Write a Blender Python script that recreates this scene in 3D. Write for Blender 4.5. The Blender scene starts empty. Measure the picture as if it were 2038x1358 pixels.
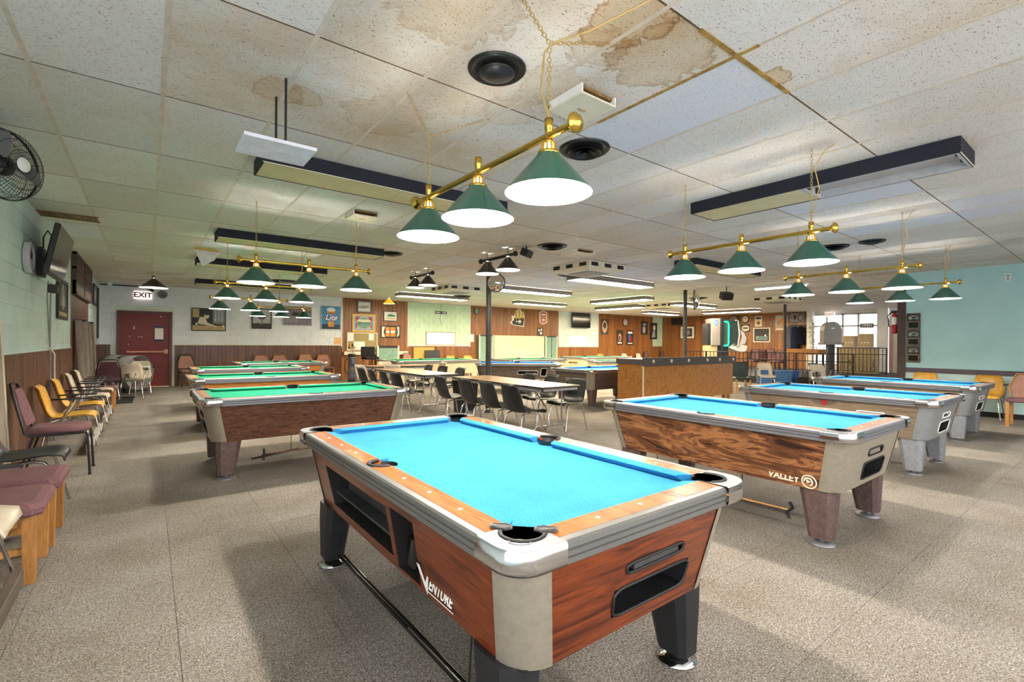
import bpy, math, random
from math import sin, cos, pi, radians, sqrt
random.seed(7)
C = bpy.context.scene.collection
SC = bpy.context.scene
PI = pi
# ------------------------------------------------------------------ camera, world, exposure
F, YAW, HZ, ROLL, EYE, CEIL = 955.0, radians(37.2), 682.0, radians(-0.47), 1.36, 2.91
cd = bpy.data.cameras.new('camera'); cam = bpy.data.objects.new('camera', cd); C.objects.link(cam)
cam.location = (0, 0, EYE)
cd.sensor_width = 36; cd.lens = F * 36 / 2038; cd.shift_y = (HZ - 679) / 2038
cd.clip_start = 0.05; cd.clip_end = 200
from mathutils import Euler, Matrix, Vector
cam.rotation_euler = (Matrix.Rotation(-YAW, 4, 'Z') @ Matrix.Rotation(PI / 2, 4, 'X') @ Matrix.Rotation(-ROLL, 4, 'Z')).to_euler()
SC.camera = cam
SC.view_settings.view_transform = 'Standard'
SC.view_settings.look = 'None'
SC.view_settings.gamma = 1
SC.view_settings.use_curve_mapping = False
SC.view_settings.exposure = 1.05
W = bpy.data.worlds.new('world'); SC.world = W; W.use_nodes = True
W.node_tree.nodes['Background'].inputs[0].default_value = (0.93, 0.96, 1.0, 1)
W.node_tree.nodes['Background'].inputs[1].default_value = 2.0
BULB = 740.0        # emission of one pendant bulb
TROFFER = 42.0       # emission of a lit fluorescent diffuser

def area_lamp(x, y, z, sx, sy, w, col=(1, .96, .9)):
    l = bpy.data.lights.new('fill_light', 'AREA'); l.shape = 'RECTANGLE'; l.size = sx; l.size_y = sy; l.energy = w; l.color = col
    o = bpy.data.objects.new('fill_light', l); o.location = (x, y, z); C.objects.link(o)
# fill lights added out of view behind the camera to brighten the hall
for ax, ay in ((.3, -2.0), (3.6, -2.0), (7.0, -2.0)):
    area_lamp(ax, ay, 2.8, 2.4, .6, 40)

# ------------------------------------------------------------------ room helpers (pixel of the 2038x1358 frame -> room point)
def ray(px, py):
    a = (px - 1019) / F; b = (py - HZ) / F
    u = a * cos(ROLL) + b * sin(ROLL); v = -a * sin(ROLL) + b * cos(ROLL)
    return (u * cos(YAW) + sin(YAW), -u * sin(YAW) + cos(YAW), -v)
def atz(px, py, z):
    r = ray(px, py); t = (z - EYE) / r[2]; return Vector((r[0] * t, r[1] * t, z))
def aty(px, py, y):
    r = ray(px, py); t = y / r[1]; return Vector((r[0] * t, y, r[2] * t + EYE))
def atx(px, py, x):
    r = ray(px, py); t = x / r[0]; return Vector((x, r[1] * t, r[2] * t + EYE))

# ------------------------------------------------------------------ materials
def lin(c):
    if isinstance(c, str):
        c = [int(c[i:i + 2], 16) / 255 for i in (0, 2, 4)]
    return tuple(x / 12.92 if x <= .04045 else ((x + .055) / 1.055) ** 2.4 for x in c[:3]) + (1,)
MATS = {}
def newmat(name):
    m = bpy.data.materials.new(name); m.use_nodes = True
    nt = m.node_tree; b = nt.nodes['Principled BSDF']
    MATS[name] = m
    return m, nt, b
def N(nt, t, **k):
    n = nt.nodes.new(t)
    for a, v in k.items():
        if a.startswith('i_'):
            n.inputs[a[2:].replace('_', ' ')].default_value = v
        else:
            setattr(n, a, v)
    return n
def ramp(nt, src, stops):
    r = nt.nodes.new('ShaderNodeValToRGB'); e = r.color_ramp.elements
    while len(e) < len(stops): e.new(0.5)
    for i, (p, c) in enumerate(stops): e[i].position = p; e[i].color = lin(c)
    nt.links.new(src, r.inputs[0]); return r
def mix(nt, fac, a, b, mode='MIX'):
    m = nt.nodes.new('ShaderNodeMix'); m.data_type = 'RGBA'; m.blend_type = mode
    for s, v in ((0, fac), (6, a), (7, b)):
        if hasattr(v, 'links') or hasattr(v, 'is_linked'): nt.links.new(v, m.inputs[s])
        else: m.inputs[s].default_value = v
    return m.outputs[2]
def coords(nt, scale, world=False, rnd=False):
    if world: o = N(nt, 'ShaderNodeNewGeometry').outputs['Position']
    else: o = N(nt, 'ShaderNodeTexCoord').outputs['Object']
    mp = N(nt, 'ShaderNodeMapping'); nt.links.new(o, mp.inputs[0]); mp.inputs['Scale'].default_value = scale
    if rnd:
        oi = N(nt, 'ShaderNodeObjectInfo'); mu = N(nt, 'ShaderNodeMath', operation='MULTIPLY'); mu.inputs[1].default_value = 37.0
        nt.links.new(oi.outputs['Random'], mu.inputs[0]); cb = N(nt, 'ShaderNodeCombineXYZ')
        for i in range(3): nt.links.new(mu.outputs[0], cb.inputs[i])
        nt.links.new(cb.outputs[0], mp.inputs['Location'])
    return mp.outputs[0]
def noise(nt, vec, scale, detail=3, rough=.6, dist=0):
    n = N(nt, 'ShaderNodeTexNoise'); n.inputs['Scale'].default_value = scale; n.inputs['Detail'].default_value = detail
    n.inputs['Roughness'].default_value = rough; n.inputs['Distortion'].default_value = dist
    nt.links.new(vec, n.inputs['Vector']); return n.outputs['Fac']
def bump(nt, b, h, s=.3, d=.01):
    n = N(nt, 'ShaderNodeBump'); n.inputs['Strength'].default_value = s; n.inputs['Distance'].default_value = d
    nt.links.new(h, n.inputs['Height']); nt.links.new(n.outputs[0], b.inputs['Normal'])
def plain(name, c, rough=.5, metal=0, var=.06, vs=9, spec=.5, coat=0, bmp=0):
    m, nt, b = newmat(name)
    v = coords(nt, (1, 1, 1)); f = noise(nt, v, vs, 3)
    r = ramp(nt, f, [(.3, tuple(max(0, x - var) for x in lin_inv(c))), (.7, tuple(min(1, x + var * .6) for x in lin_inv(c)))])
    nt.links.new(r.outputs[0], b.inputs['Base Color'])
    b.inputs['Roughness'].default_value = rough; b.inputs['Metallic'].default_value = metal
    b.inputs['Specular IOR Level'].default_value = spec; b.inputs['Coat Weight'].default_value = coat
    if bmp: bump(nt, b, f, bmp, .004)
    return m
def lin_inv(c):
    return [int(c[i:i + 2], 16) / 255 for i in (0, 2, 4)] if isinstance(c, str) else c
def wood(name, cols, scale=(1, 12, 12), rough=.4, dist=1.5, world=False, rnd=True, sc=1.6, coat=0.0, spec=.4, fine=40, lo=.28, hi=.72):
    m, nt, b = newmat(name)
    v = coords(nt, scale, world, rnd)
    f = noise(nt, v, sc, 5, .62, dist)
    g = noise(nt, v, sc * fine / 8, 3, .7, .3)
    n = len(cols)
    r = ramp(nt, f, [(lo + (hi - lo) * i / (n - 1), c) for i, c in enumerate(cols)])
    r2 = ramp(nt, g, [(.35, (.82, .82, .82)), (.65, (1, 1, 1))])
    col = mix(nt, .8, r.outputs[0], r2.outputs[0], 'MULTIPLY')
    if rnd:
        oi = N(nt, 'ShaderNodeObjectInfo'); rr = ramp(nt, oi.outputs['Random'], [(0, (.84, .82, .80)), (1, (1, 1, 1))])
        col = mix(nt, 1.0, col, rr.outputs[0], 'MULTIPLY')
    nt.links.new(col, b.inputs['Base Color']); b.inputs['Roughness'].default_value = rough
    b.inputs['Coat Weight'].default_value = coat; b.inputs['Coat Roughness'].default_value = .12
    b.inputs['Specular IOR Level'].default_value = spec
    return m
def emit(name, c, s):
    m, nt, b = newmat(name); b.inputs['Base Color'].default_value = lin(c)
    b.inputs['Emission Color'].default_value = lin(c); b.inputs['Emission Strength'].default_value = s
    return m
def fabric(name, c1, c2, sc=160, rough=.95):
    m, nt, b = newmat(name); v = coords(nt, (1, 1, 1)); f = noise(nt, v, sc, 2, .7)
    g = noise(nt, v, 4, 2)
    r = ramp(nt, f, [(.35, c1), (.65, c2)]); r2 = ramp(nt, g, [(.3, (.9, .9, .9)), (.7, (1, 1, 1))])
    nt.links.new(mix(nt, 1.0, r.outputs[0], r2.outputs[0], 'MULTIPLY'), b.inputs['Base Color'])
    b.inputs['Roughness'].default_value = rough; b.inputs['Specular IOR Level'].default_value = .15
    return m
def M(n): return MATS[n]

# carpet
m, nt, b = newmat('carpet')
v = coords(nt, (1, 1, 1), True)
f = noise(nt, v, 130, 2, .8); g = noise(nt, v, 1.1, 4, .6); h = noise(nt, v, 45, 2, .7)
r = ramp(nt, f, [(.32, '48423e'), (.45, '857f78'), (.58, 'a8a29a'), (.72, 'd8d3ca')])
r2 = ramp(nt, g, [(.3, (.82, .80, .76)), (.65, (1, 1, 1))])
r3 = ramp(nt, h, [(.35, (.86, .84, .82)), (.62, (1, 1, 1))])
oi = N(nt, 'ShaderNodeObjectInfo'); rr = ramp(nt, oi.outputs['Random'], [(0, (.95, .95, .94)), (1, (1, 1, 1))])
c = mix(nt, 1.0, r.outputs[0], r2.outputs[0], 'MULTIPLY'); c = mix(nt, 1.0, c, r3.outputs[0], 'MULTIPLY'); c = mix(nt, 1.0, c, rr.outputs[0], 'MULTIPLY')
nt.links.new(c, b.inputs['Base Color']); b.inputs['Roughness'].default_value = .95; b.inputs['Specular IOR Level'].default_value = .1
bump(nt, b, f, .5, .006)
# ceiling tiles: fissured mineral fibre; stained variant has brown water marks
SPOTS = [(tuple(atz(*p, CEIL)), r_, a_) for p, r_, a_ in (((545, 188), .15, .45), ((1310, 112), .30, .62), ((1240, 40), .22, .8), ((1180, 95), .18, .4), ((1525, 150), .12, .9), ((900, 15), .3, .4), ((765, 240), .3, .28), ((1090, 165), .2, .3), ((1010, 225), .2, .3), ((600, 200), .12, .45))]
def tilemat(name, base, base2, fis, stain=None, smooth=False):
    m, nt, b = newmat(name)
    v = coords(nt, (62, 130, 62), True, True); f = noise(nt, v, 1.0, 3, .65, 1.2)
    d = ramp(nt, f, [(.365, fis), (.40, base)])
    w = coords(nt, (1, 1, 1), True); g = noise(nt, w, 1.3, 4, .6)
    t = ramp(nt, g, [(.32, base2), (.6, (1, 1, 1))])
    c = mix(nt, 1.0, d.outputs[0], t.outputs[0], 'MULTIPLY')
    oi = N(nt, 'ShaderNodeObjectInfo'); rr = ramp(nt, oi.outputs['Random'], [(0, (.93, .925, .91)), (1, (1, 1, 1))])
    c = mix(nt, 1.0, c, rr.outputs[0], 'MULTIPLY')
    if stain:
        n1 = noise(nt, w, 5.5, 4, .65, .6); n2 = noise(nt, w, 1.7, 3)
        for (p, rad, amt) in SPOTS:
            ds = N(nt, 'ShaderNodeVectorMath', operation='DISTANCE'); ds.inputs[1].default_value = p
            gp = N(nt, 'ShaderNodeNewGeometry'); nt.links.new(gp.outputs['Position'], ds.inputs[0])
            q = N(nt, 'ShaderNodeMath', operation='DIVIDE'); q.inputs[1].default_value = rad; nt.links.new(ds.outputs['Value'], q.inputs[0])
            q2 = N(nt, 'ShaderNodeMath', operation='MULTIPLY_ADD'); q2.inputs[1].default_value = 1.7; q2.inputs[2].default_value = -.85; nt.links.new(n1, q2.inputs[0])
            q3 = N(nt, 'ShaderNodeMath', operation='ADD'); nt.links.new(q.outputs[0], q3.inputs[0]); nt.links.new(q2.outputs[0], q3.inputs[1])
            k = ramp(nt, q3.outputs[0], [(.3, (.95, .89, .78)), (.80, (.93, .85, .72)), (.92, (.72, .57, .38)), (.98, (.94, .88, .78)), (1.0, (1, 1, 1))])
            c = mix(nt, amt, c, k.outputs[0], 'MULTIPLY')
    nt.links.new(c, b.inputs['Base Color']); b.inputs['Roughness'].default_value = .9; b.inputs['Specular IOR Level'].default_value = .1
    bump(nt, b, f, .35, .004)
tilemat('tile', 'f1eeea', (.97, .955, .93), '968c80')
tilemat('tile_clean', 'eceef4', (.98, .98, 1), 'b4b6be')
tilemat('tile_stained', 'ece6dc', (.92, .86, .78), '8c7f70', 1.0)
plain('joint_brown', '6b5434', .8, var=.08); plain('tee', 'd8cbb8', .6, var=.05); plain('tee_rust', 'b08a3e', .7, var=.15, vs=14)
# painted block
def blockmat(name, c, k=.05):
    m, nt, b = newmat(name); v = coords(nt, (1, 1, 1), True); f = noise(nt, v, 2, 4); g = noise(nt, v, 70, 3)
    l = lin_inv(c)
    r = ramp(nt, f, [(.3, tuple(x - k for x in l)), (.7, tuple(min(1, x + k * .4) for x in l))])
    nt.links.new(r.outputs[0], b.inputs['Base Color']); b.inputs['Roughness'].default_value = .55; bump(nt, b, g, .25, .004)
blockmat('block_mint', 'd0e5e6'); blockmat('block_white', 'ecf1f8'); blockmat('block_green', 'cfeacb'); blockmat('block_pale', 'e6efe6')
blockmat('paint_teal', 'b2dcde', .03); blockmat('paint_white', 'eeeae4', .03); blockmat('paint_mintlow', 'cdeae8', .03)
wood('plank_wall', ['4a2f22', '6e4a36', '84593f', '5d3d2c'], (14, 14, 1.2), .32, 1.0, True, True, 1.2, spec=.5)
wood('plank_warm', ['7a4a26', '9c6436', 'b0763f', '85512b'], (14, 14, 1.2), .35, 1.0, True, True, 1.2, spec=.5)
wood('cherry', ['4a1c0c', '703014', '863c18', '5a240e'], (9, .7, 9), .3, 1.4, False, False, 2.0, coat=.3, lo=.36, hi=.64)
wood('cherry_end', ['4a1c0c', '703014', '863c18', '5a240e'], (.8, 9, 9), .3, 1.4, False, False, 2.0, coat=.3, lo=.36, hi=.64)
wood('cherry_rail', ['8a4420', 'b4622e', 'c6753a', '9c5226'], (9, 1, 9), .26, 1.0, False, False, 2.0, coat=.5)
wood('rosewood', ['2e1810', '7a4a2a', '4a2a18', '9a643c', 'a8744a', '5a3420', '8a5832'], (1.2, .5, 3.6), .4, 3.0, False, False, 1.7, coat=.1, lo=.36, hi=.64)
wood('walnut', ['3a2016', '6a4430', '4e2e20', '7c543c', '5a3626'], (2.6, 1.2, 6), .4, 2.6, False, False, 2.6, lo=.36, hi=.64)
wood('oakgrey', ['6a5844', '8a7660', '9a866c', '766450'], (2, 1.0, 14), .4, 1.0, False, False, 2.2)
wood('oak_orange', ['a0602a', 'c27f3c', 'd08c46', 'b0703a'], (2, 1.0, 10), .35, 1.2, False, False, 2.0)
wood('oak_bar', ['8f5a26', 'b4763a', 'c48846', '9c662e'], (3, 3, 1.4), .35, 3.0, False, False, 2.4)
wood('oak_leg', ['a86e34', 'c88c4a', 'd89c58', 'b87c3e'], (12, 12, 1.2), .4, .8, False, True, 1.6)
wood('rail_brown', ['7c5238', '9a6a48', 'a87654', '84583c'], (9, 1, 9), .3, 1.0, False, False, 2.0, coat=.3)
wood('table_top', ['9a7448', 'b48c62', 'be966c', 'a67e54'], (6, 1, 6), .3, 1.2, False, False, 1.6, coat=.2)
wood('cream_lam', ['d2bf98', 'e2d2ae', 'ead9b8', 'dccaa4'], (2, 1, 8), .4, 1.0, False, False, 1.6)
wood('dark_lam', ['463c36', '5a4e46', '665a50', '50463f'], (2, 1, 8), .5, 1.0, False, False, 1.6)
wood('board_grey', ['a09488', 'b8aca0', 'c4b9ac', 'aca094'], (10, 10, 1.0), .6, .8, False, True, 1.4)
wood('yellow_osb', ['c08c34', 'e0b050', 'ecc468', 'd0a044'], (6, 6, 6), .6, 1.0, False, False, 2.6)
fabric('cloth_blue', '2a80b2', '4599c8'); fabric('cloth_green', '128060', '229874'); fabric('cloth_dkgreen', '1c7a58', '2c946c'); fabric('cloth_blue2', '1f70c0', '3a8cd8')
fabric('mauve', '64464a', '8e6a6c', 220); fabric('mauve_dk', '4a3036', '684a4e', 220); fabric('pinkseat', 'a07868', 'b88c7c', 220)
fabric('black_fabric', '1c1c1e', '2e2e30', 200); fabric('coat_navy', '1c2236', '2c3348', 60); fabric('coat_grey', '55565e', '70727a', 60); fabric('coat_black', '121216', '22222a', 60)
fabric('cork', 'a8976a', 'bcab7e', 60)
plain('alu', '85858a', .5, .6, .015, 3); plain('alu_ridge', '868684', .4, .7, .02, 3); plain('chrome', 'd8d8dc', .12, 1, .02)
plain('cornercap', 'aaa292', .42, .55, .03, 30); plain('cornercap_grey', 'a4a8ac', .42, .6, .03, 30)
plain('brass', 'd6b050', .2, 1, .05); plain('brass_dull', 'c8ac68', .4, .6, .05)
plain('black', '1b1b1d', .45, 0, .02); plain('black_gloss', '0c0c0e', .12, 0, .01, spec=.6); plain('leg_black', '202023', .5, 0, .02); plain('leg_brown', '5a4640', .6, 0, .06, 40); plain('leg_grey', '84868a', .6, 0, .05, 30)
plain('rubber', '151516', .7); plain('dark_inside', '120e0c', .8, 0, .01); plain('grey', '8c8c8e', .5); plain('ltgrey', 'bdbdbf', .5); plain('charcoal', '3c3a3a', .6)
plain('white', 'f0eee8', .5, 0, .02); plain('cream', 'e6dec4', .5, 0, .03); plain('cream_diff', 'dccfa0', .5, 0, .05, 3); plain('paper', 'f2efe8', .7, 0, .02); plain('paper_orange', 'e8b878', .7)
plain('shell_black', '1a1b1d', .38, 0, .015); plain('shell_cream', 'd2c6b0', .35, 0, .03); plain('shell_yellow', 'dda63c', .32, 0, .06, 6); plain('arm_black', '1c1718', .4)
plain('vent_black', '17171a', .35, .2, .01, spec=.6); plain('housing_black', '1e1f2b', .8, 0, .02, 60); plain('reflector', 'b8b0aa', .4, .1, .03)
plain('door_maroon', '7c2b2e', .5, 0, .03, 20); plain('door_frame', '6c4d4c', .6, 0, .05, 20); plain('bar_grey', '57514e', .55, 0, .05, 90); plain('slate', '7ea08e', .6); plain('slate_dk', '5c8c80', .6)
plain('whiteboard', 'e0d3b4', .4, 0, .03, 2); plain('grey_dome', '8d857e', .35, .2, .02); plain('iron', '18181a', .45, .4, .01); plain('bin_blue', '2e5c94', .45, 0, .03)
plain('wood_trim_dk', '4b3a36', .5, 0, .03); plain('bead_purple', '584c56', .5, 0, .03); plain('edge_dark', '3c302a', .5, 0, .02); plain('red', 'a8242a', .5); plain('pink', 'd89a8c', .6); plain('blue', '2a6cb8', .5); plain('sky_blue', '2f8fc8', .5); plain('navy', '1c2c4c', .5); plain('orange', 'd98a34', .5); plain('gold', 'c8a24c', .45, .3); plain('green', '2a8a5c', .5); plain('tan', 'c0a87e', .6); plain('purple_grey', '7d7486', .5); plain('dkgreen_vinyl', '2c3a34', .4); plain('board_white', 'e6e4ea', .5)
plain('rust', '8c6c3a', .8, 0, .12, 20); plain('screen', '0a0a0d', .12, 0, .004, spec=.6); plain('leaf', '4f8a44', .5, 0, .15, 30); plain('bag_blue', '5a6480', .7, 0, .12, 14); plain('bag_tan', '6c6a66', .7, 0, .1, 20)
def enamel():
    m, nt, b = newmat('enamel_green'); b.inputs['Base Color'].default_value = lin('15584a'); b.inputs['Roughness'].default_value = .3; b.inputs['Coat Weight'].default_value = .4
    m, nt, b = newmat('enamel_black'); b.inputs['Base Color'].default_value = lin('33322f'); b.inputs['Roughness'].default_value = .35
    m, nt, b = newmat('shade_white'); b.inputs['Base Color'].default_value = lin('f4f2ee'); b.inputs['Roughness'].default_value = .7
    m, nt, b = newmat('shade_yellow'); b.inputs['Base Color'].default_value = lin('e0b020'); b.inputs['Roughness'].default_value = .4; b.inputs['Emission Color'].default_value = lin('e8b820'); b.inputs['Emission Strength'].default_value = .4
    m, nt, b = newmat('glass'); b.inputs['Transmission Weight'].default_value = 1; b.inputs['Roughness'].default_value = .0; b.inputs['IOR'].default_value = 1.02
    m, nt, b = newmat('mirror'); b.inputs['Metallic'].default_value = 1; b.inputs['Roughness'].default_value = .04; b.inputs['Base Color'].default_value = (.85, .85, .85, 1)
    m, nt, b = newmat('mesh_grille'); b.inputs['Base Color'].default_value = lin('c9c6c2'); b.inputs['Roughness'].default_value = .4; b.inputs['Metallic'].default_value = .7
enamel()
emit('bulb', (1, .97, .92), BULB); emit('bulb_dim', (1, .95, .86), 420); emit('diff_lit', (1, .93, .80), TROFFER); emit('tube_lit', (1, .98, .95), 14); emit('neon', (.05, .9, .6), 6)
emit('exit_lit', 'f6e2d4', .7); emit('exit_orange', 'e8a070', .7); emit('daylight_pane', (1, 1, 1), 2.2); emit('bulb_yellow', (1, .85, .5), 40)

# ------------------------------------------------------------------ geometry builder
class G:
    def __init__(s): s.v = []; s.f = []; s.m = []; s.sm = []
    def add(s, vs, fs, m=0, sm=False):
        o = len(s.v); s.v += [tuple(p) for p in vs]
        for f in fs: s.f.append([i + o for i in f]); s.m.append(m); s.sm.append(sm)
        return s
    def box(s, x0, x1, y0, y1, z0, z1, m=0, b=0.0):
        if b <= 0:
            return s.add([(x0, y0, z0), (x1, y0, z0), (x1, y1, z0), (x0, y1, z0), (x0, y0, z1), (x1, y0, z1), (x1, y1, z1), (x0, y1, z1)],
                         [(0, 3, 2, 1), (4, 5, 6, 7), (0, 1, 5, 4), (1, 2, 6, 5), (2, 3, 7, 6), (3, 0, 4, 7)], m)
        def ringz(z, i):
            k = b * .3
            return [(x0 + i + k * 0, y0 + i + b, z), (x0 + i + b, y0 + i, z), (x1 - i - b, y0 + i, z), (x1 - i, y0 + i + b, z), (x1 - i, y1 - i - b, z), (x1 - i - b, y1 - i, z), (x0 + i + b, y1 - i, z), (x0 + i, y1 - i - b, z)]
        return s.loft([ringz(z0, b * .7), ringz(z0 + b * .7, 0), ringz(z1 - b * .7, 0), ringz(z1, b * .7)], m, cap=True)
    def loft(s, rings, m=0, sm=False, cap=True, closed=True):
        n = len(rings[0]); vs = [p for r in rings for p in r]; fs = []
        for i in range(len(rings) - 1):
            for j in range(n if closed else n - 1):
                k = (j + 1) % n; fs.append((i * n + j, i * n + k, (i + 1) * n + k, (i + 1) * n + j))
        s.add(vs, fs, m, sm)
        if cap:
            s.add(rings[0], [tuple(range(n))[::-1]], m); s.add(rings[-1], [tuple(range(n))], m)
        return s
    def tube(s, pts, r, n=8, m=0, closed=False, cap=True, sm=True):
        P = [Vector(p) for p in pts]; L = len(P); rings = []
        rr = r if isinstance(r, (list, tuple)) else [r] * L
        up = None
        for i in range(L):
            if closed: t = P[(i + 1) % L] - P[i - 1]
            else: t = P[min(i + 1, L - 1)] - P[max(i - 1, 0)]
            t.normalize()
            if up is None:
                up = Vector((0, 0, 1)) if abs(t.z) < .9 else Vector((1, 0, 0))
            a = t.cross(up); 
            if a.length < 1e-5: a = t.orthogonal()
            a.normalize(); bb = a.cross(t); up = bb
            rings.append([tuple(P[i] + (a * cos(2 * PI * k / n) + bb * sin(2 * PI * k / n)) * rr[i]) for k in range(n)])
        if closed: rings.append(rings[0]); cap = False
        return s.loft(rings, m, sm, cap)
    def cyl(s, c, r, z0, z1, n=16, m=0, r1=None, sm=True):
        return s.lathe([(r, z0), (r if r1 is None else r1, z1)], n, c, m, sm, True)
    def lathe(s, prof, n=20, c=(0, 0), m=0, sm=True, cap=False, ax='z'):
        rings = []
        for r, z in prof:
            ring = []
            for k in range(n):
                a = 2 * PI * k / n; p = (c[0] + r * cos(a), c[1] + r * sin(a), z)
                if ax == 'y': p = (c[0] + r * cos(a), z, c[1] + r * sin(a))
                if ax == 'x': p = (z, c[0] + r * cos(a), c[1] + r * sin(a))
                ring.append(p)
            rings.append(ring)
        return s.loft(rings, m, sm, cap)
    def prism(s, p2, z0, z1, m=0):
        return s.loft([[(x, y, z0) for x, y in p2], [(x, y, z1) for x, y in p2]], m)
    def sph(s, c, r, n=10, k=6, m=0, sz=1):
        return s.lathe([(max(1e-4, r * sin(PI * i / k)), c[2] - r * sz * cos(PI * i / k)) for i in range(k + 1)], n, (c[0], c[1]), m, True)
    def xf(s, mat):
        s.v = [tuple(mat @ Vector(p)) for p in s.v]; return s
    def mesh(s, name, mats):
        me = bpy.data.meshes.new(name); me.from_pydata(s.v, [], s.f)
        for x in mats: me.materials.append(M(x))
        me.polygons.foreach_set('material_index', s.m); me.polygons.foreach_set('use_smooth', s.sm); me.update()
        return me
def obj(name, g, mats, parent=None, loc=None, rot=None, stuff=False):
    if isinstance(mats, str): mats = [mats]
    me = g.mesh(name, mats) if isinstance(g, G) else g
    o = bpy.data.objects.new(name, me); C.objects.link(o)
    if parent: o.parent = parent
    if loc: o.location = loc
    if rot: o.rotation_euler = rot
    if stuff: o['kind'] = 'stuff'
    return o
def tag(o, label, cat, group=None):
    o['label'] = label; o['category'] = cat
    if group: o['group'] = group
    return o
def thing(name, label, cat, loc=(0, 0, 0), rz=0, group=None):
    o = bpy.data.objects.new(name, None); C.objects.link(o); o.location = loc; o.rotation_euler = (0, 0, rz); o.empty_display_size = .1
    return tag(o, label, cat, group)
def struct(name, g, mats, parent=None):
    o = obj(name, g, mats, parent); o['kind'] = 'structure'; return o
KIDS = {}
def kids(root):
    return [o for o in C.objects if o.parent == root]
def dup(root, loc, rz, label, group=None):
    r = root.copy(); C.objects.link(r); r.location = loc; r.rotation_euler = (0, 0, rz); r['label'] = label
    if group: r['group'] = group
    for ch in list(root.children):
        c = ch.copy(); C.objects.link(c); c.parent = r
        for g in ch.children:
            d = g.copy(); C.objects.link(d); d.parent = c
    return r
def text(body, size, parent, loc, rot, mat, name='lettering', ext=.001, sx=1.0, bold=0.0, al='CENTER', shear=0):
    cu = bpy.data.curves.new(name, 'FONT'); cu.body = body; cu.size = size; cu.extrude = ext; cu.align_x = al; cu.align_y = 'CENTER'; cu.offset = bold; cu.shear = shear
    cu.resolution_u = 2
    cu.materials.append(M(mat)); o = bpy.data.objects.new(name, cu); C.objects.link(o); me = bpy.data.meshes.new_from_object(o); bpy.data.objects.remove(o)
    o = bpy.data.objects.new(name, me); C.objects.link(o); o.parent = parent; o.location = loc; o.rotation_euler = rot; o.scale = (sx, 1, 1)
    return o
UPR = (PI / 2, 0, 0)

# ------------------------------------------------------------------ setting
PC = {}
def piece(parent, name, x0, x1, y0, y1, z0, z1, mat, bev=.0, stuff=False):
    k = (round(x1 - x0, 3), round(y1 - y0, 3), round(z1 - z0, 3), mat, name)
    if k not in PC: PC[k] = G().box(0, k[0], 0, k[1], 0, k[2], 0, bev).mesh(name, [mat])
    return obj(name, PC[k], None, parent, (x0, y0, z0))
def inview(x, y, z):
    r = x * cos(YAW) - y * sin(YAW); d = x * sin(YAW) + y * cos(YAW)
    return d > .35 and abs(r / d) < 1.12 and abs((z - EYE) / d) < .80
XL, YB, XR, XT, YS = -1.1, 17.3, 24.3, 12.9, -4.0
floor = struct('floor', G().box(XL - .2, XR + 3, YS, YB + .2, -.15, -.006), 'charcoal')
def field(parent, name, x0, y0, tx, ty, nx, ny, z0, z1, gap, mat, rest, special=None):
    cells = []
    for i in range(nx):
        for j in range(ny):
            a, b_ = max(x0 + i * tx, XL), x0 + (i + 1) * tx; c_, d_ = y0 + j * ty, min(y0 + (j + 1) * ty, YB)
            if b_ - a < .05 or d_ - c_ < .05: continue
            cx_, cy_ = (a + b_) / 2, (c_ + d_) / 2
            vis = any(inview(px, py, z0) for px in (a, cx_, b_) for py in (c_, cy_, d_))
            cells.append((0 if vis else 1, cx_ ** 2 + cy_ ** 2, a, b_, c_, d_))
    cells.sort(); g = G()
    for n, (_, _, a, b_, c_, d_) in enumerate(cells):
        mm = special(a, b_, c_, d_) if special else mat
        if n < 300: piece(parent, name, a + gap, b_ - gap, c_ + gap, d_ - gap, z0, z1, mm or mat)
        else: g.box(a + gap, b_ - gap, c_ + gap, d_ - gap, z0, z1)
    obj(rest, g, mat, parent, stuff=True)
field(floor, 'carpet_tile', XL, YS, .61, .61, 42, 35, -.006, 0, .0011, 'carpet', 'carpet_tile_field')
ceiling = struct('ceiling', G().box(XL - .2, XR + .3, YS - .1, YB + .2, CEIL + .02, CEIL + .15), 'charcoal')
TX0, TY0 = -.544, 2.55
CLEAN = [atz(*p, CEIL) for p in ((1350, 190), (1700, 392), (1790, 437), (1960, 415), (1690, 455), (150, 478), (470, 509), (950, 517), (1985, 385))]
STAIN = [atz(*p, CEIL) for p in ((1310, 105), (1240, 60), (1180, 30), (1530, 110), (900, 20), (760, 60), (600, 190), (770, 240), (1090, 160), (1060, 260), (960, 300), (560, 150))]
def tile_kind(a, b_, c_, d_):
    for l, mm in ((CLEAN, 'tile_clean'), (STAIN, 'tile_stained')):
        for p in l:
            if a <= p.x <= b_ and c_ <= p.y <= d_: return mm
    return 'tile'
field(ceiling, 'ceiling_tile', TX0 - .61, TY0 - 6 * 1.22, .61, 1.22, 42, 19, CEIL, CEIL + .015, .004, 'tile', 'ceiling_tile_field', tile_kind)
g = G()
for i in range(42):
    x = TX0 + i * .61; g.box(x - .012, x + .012, YS, YB, CEIL - .002, CEIL + .018)
for j in range(-5, 13):
    y = TY0 + j * 1.22; g.box(XL, XR, y - .0055, y + .0055, CEIL - .0005, CEIL + .018, 1)
obj('ceiling_grid', g, ['tee', 'joint_brown'], ceiling, stuff=True)
# rusted runners around the clean replacement tile
a = atz(1451, 106, CEIL); i0 = round((a.x - TX0) / .61); x = TX0 + i0 * .61; j0 = round((a.y - TY0) / 1.22); y = TY0 + j0 * 1.22
g = G(); g.box(x - .0, x + .62, y - .014, y + .014, CEIL - .004, CEIL - .001); g.box(x - .35, x + .0, y - .014, y + .014, CEIL - .004, CEIL - .001); g.box(x - .013, x + .013, y - .12, y + 1.0, CEIL - .0045, CEIL - .0012)
obj('rusted_runner', g, 'tee_rust', ceiling)
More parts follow.
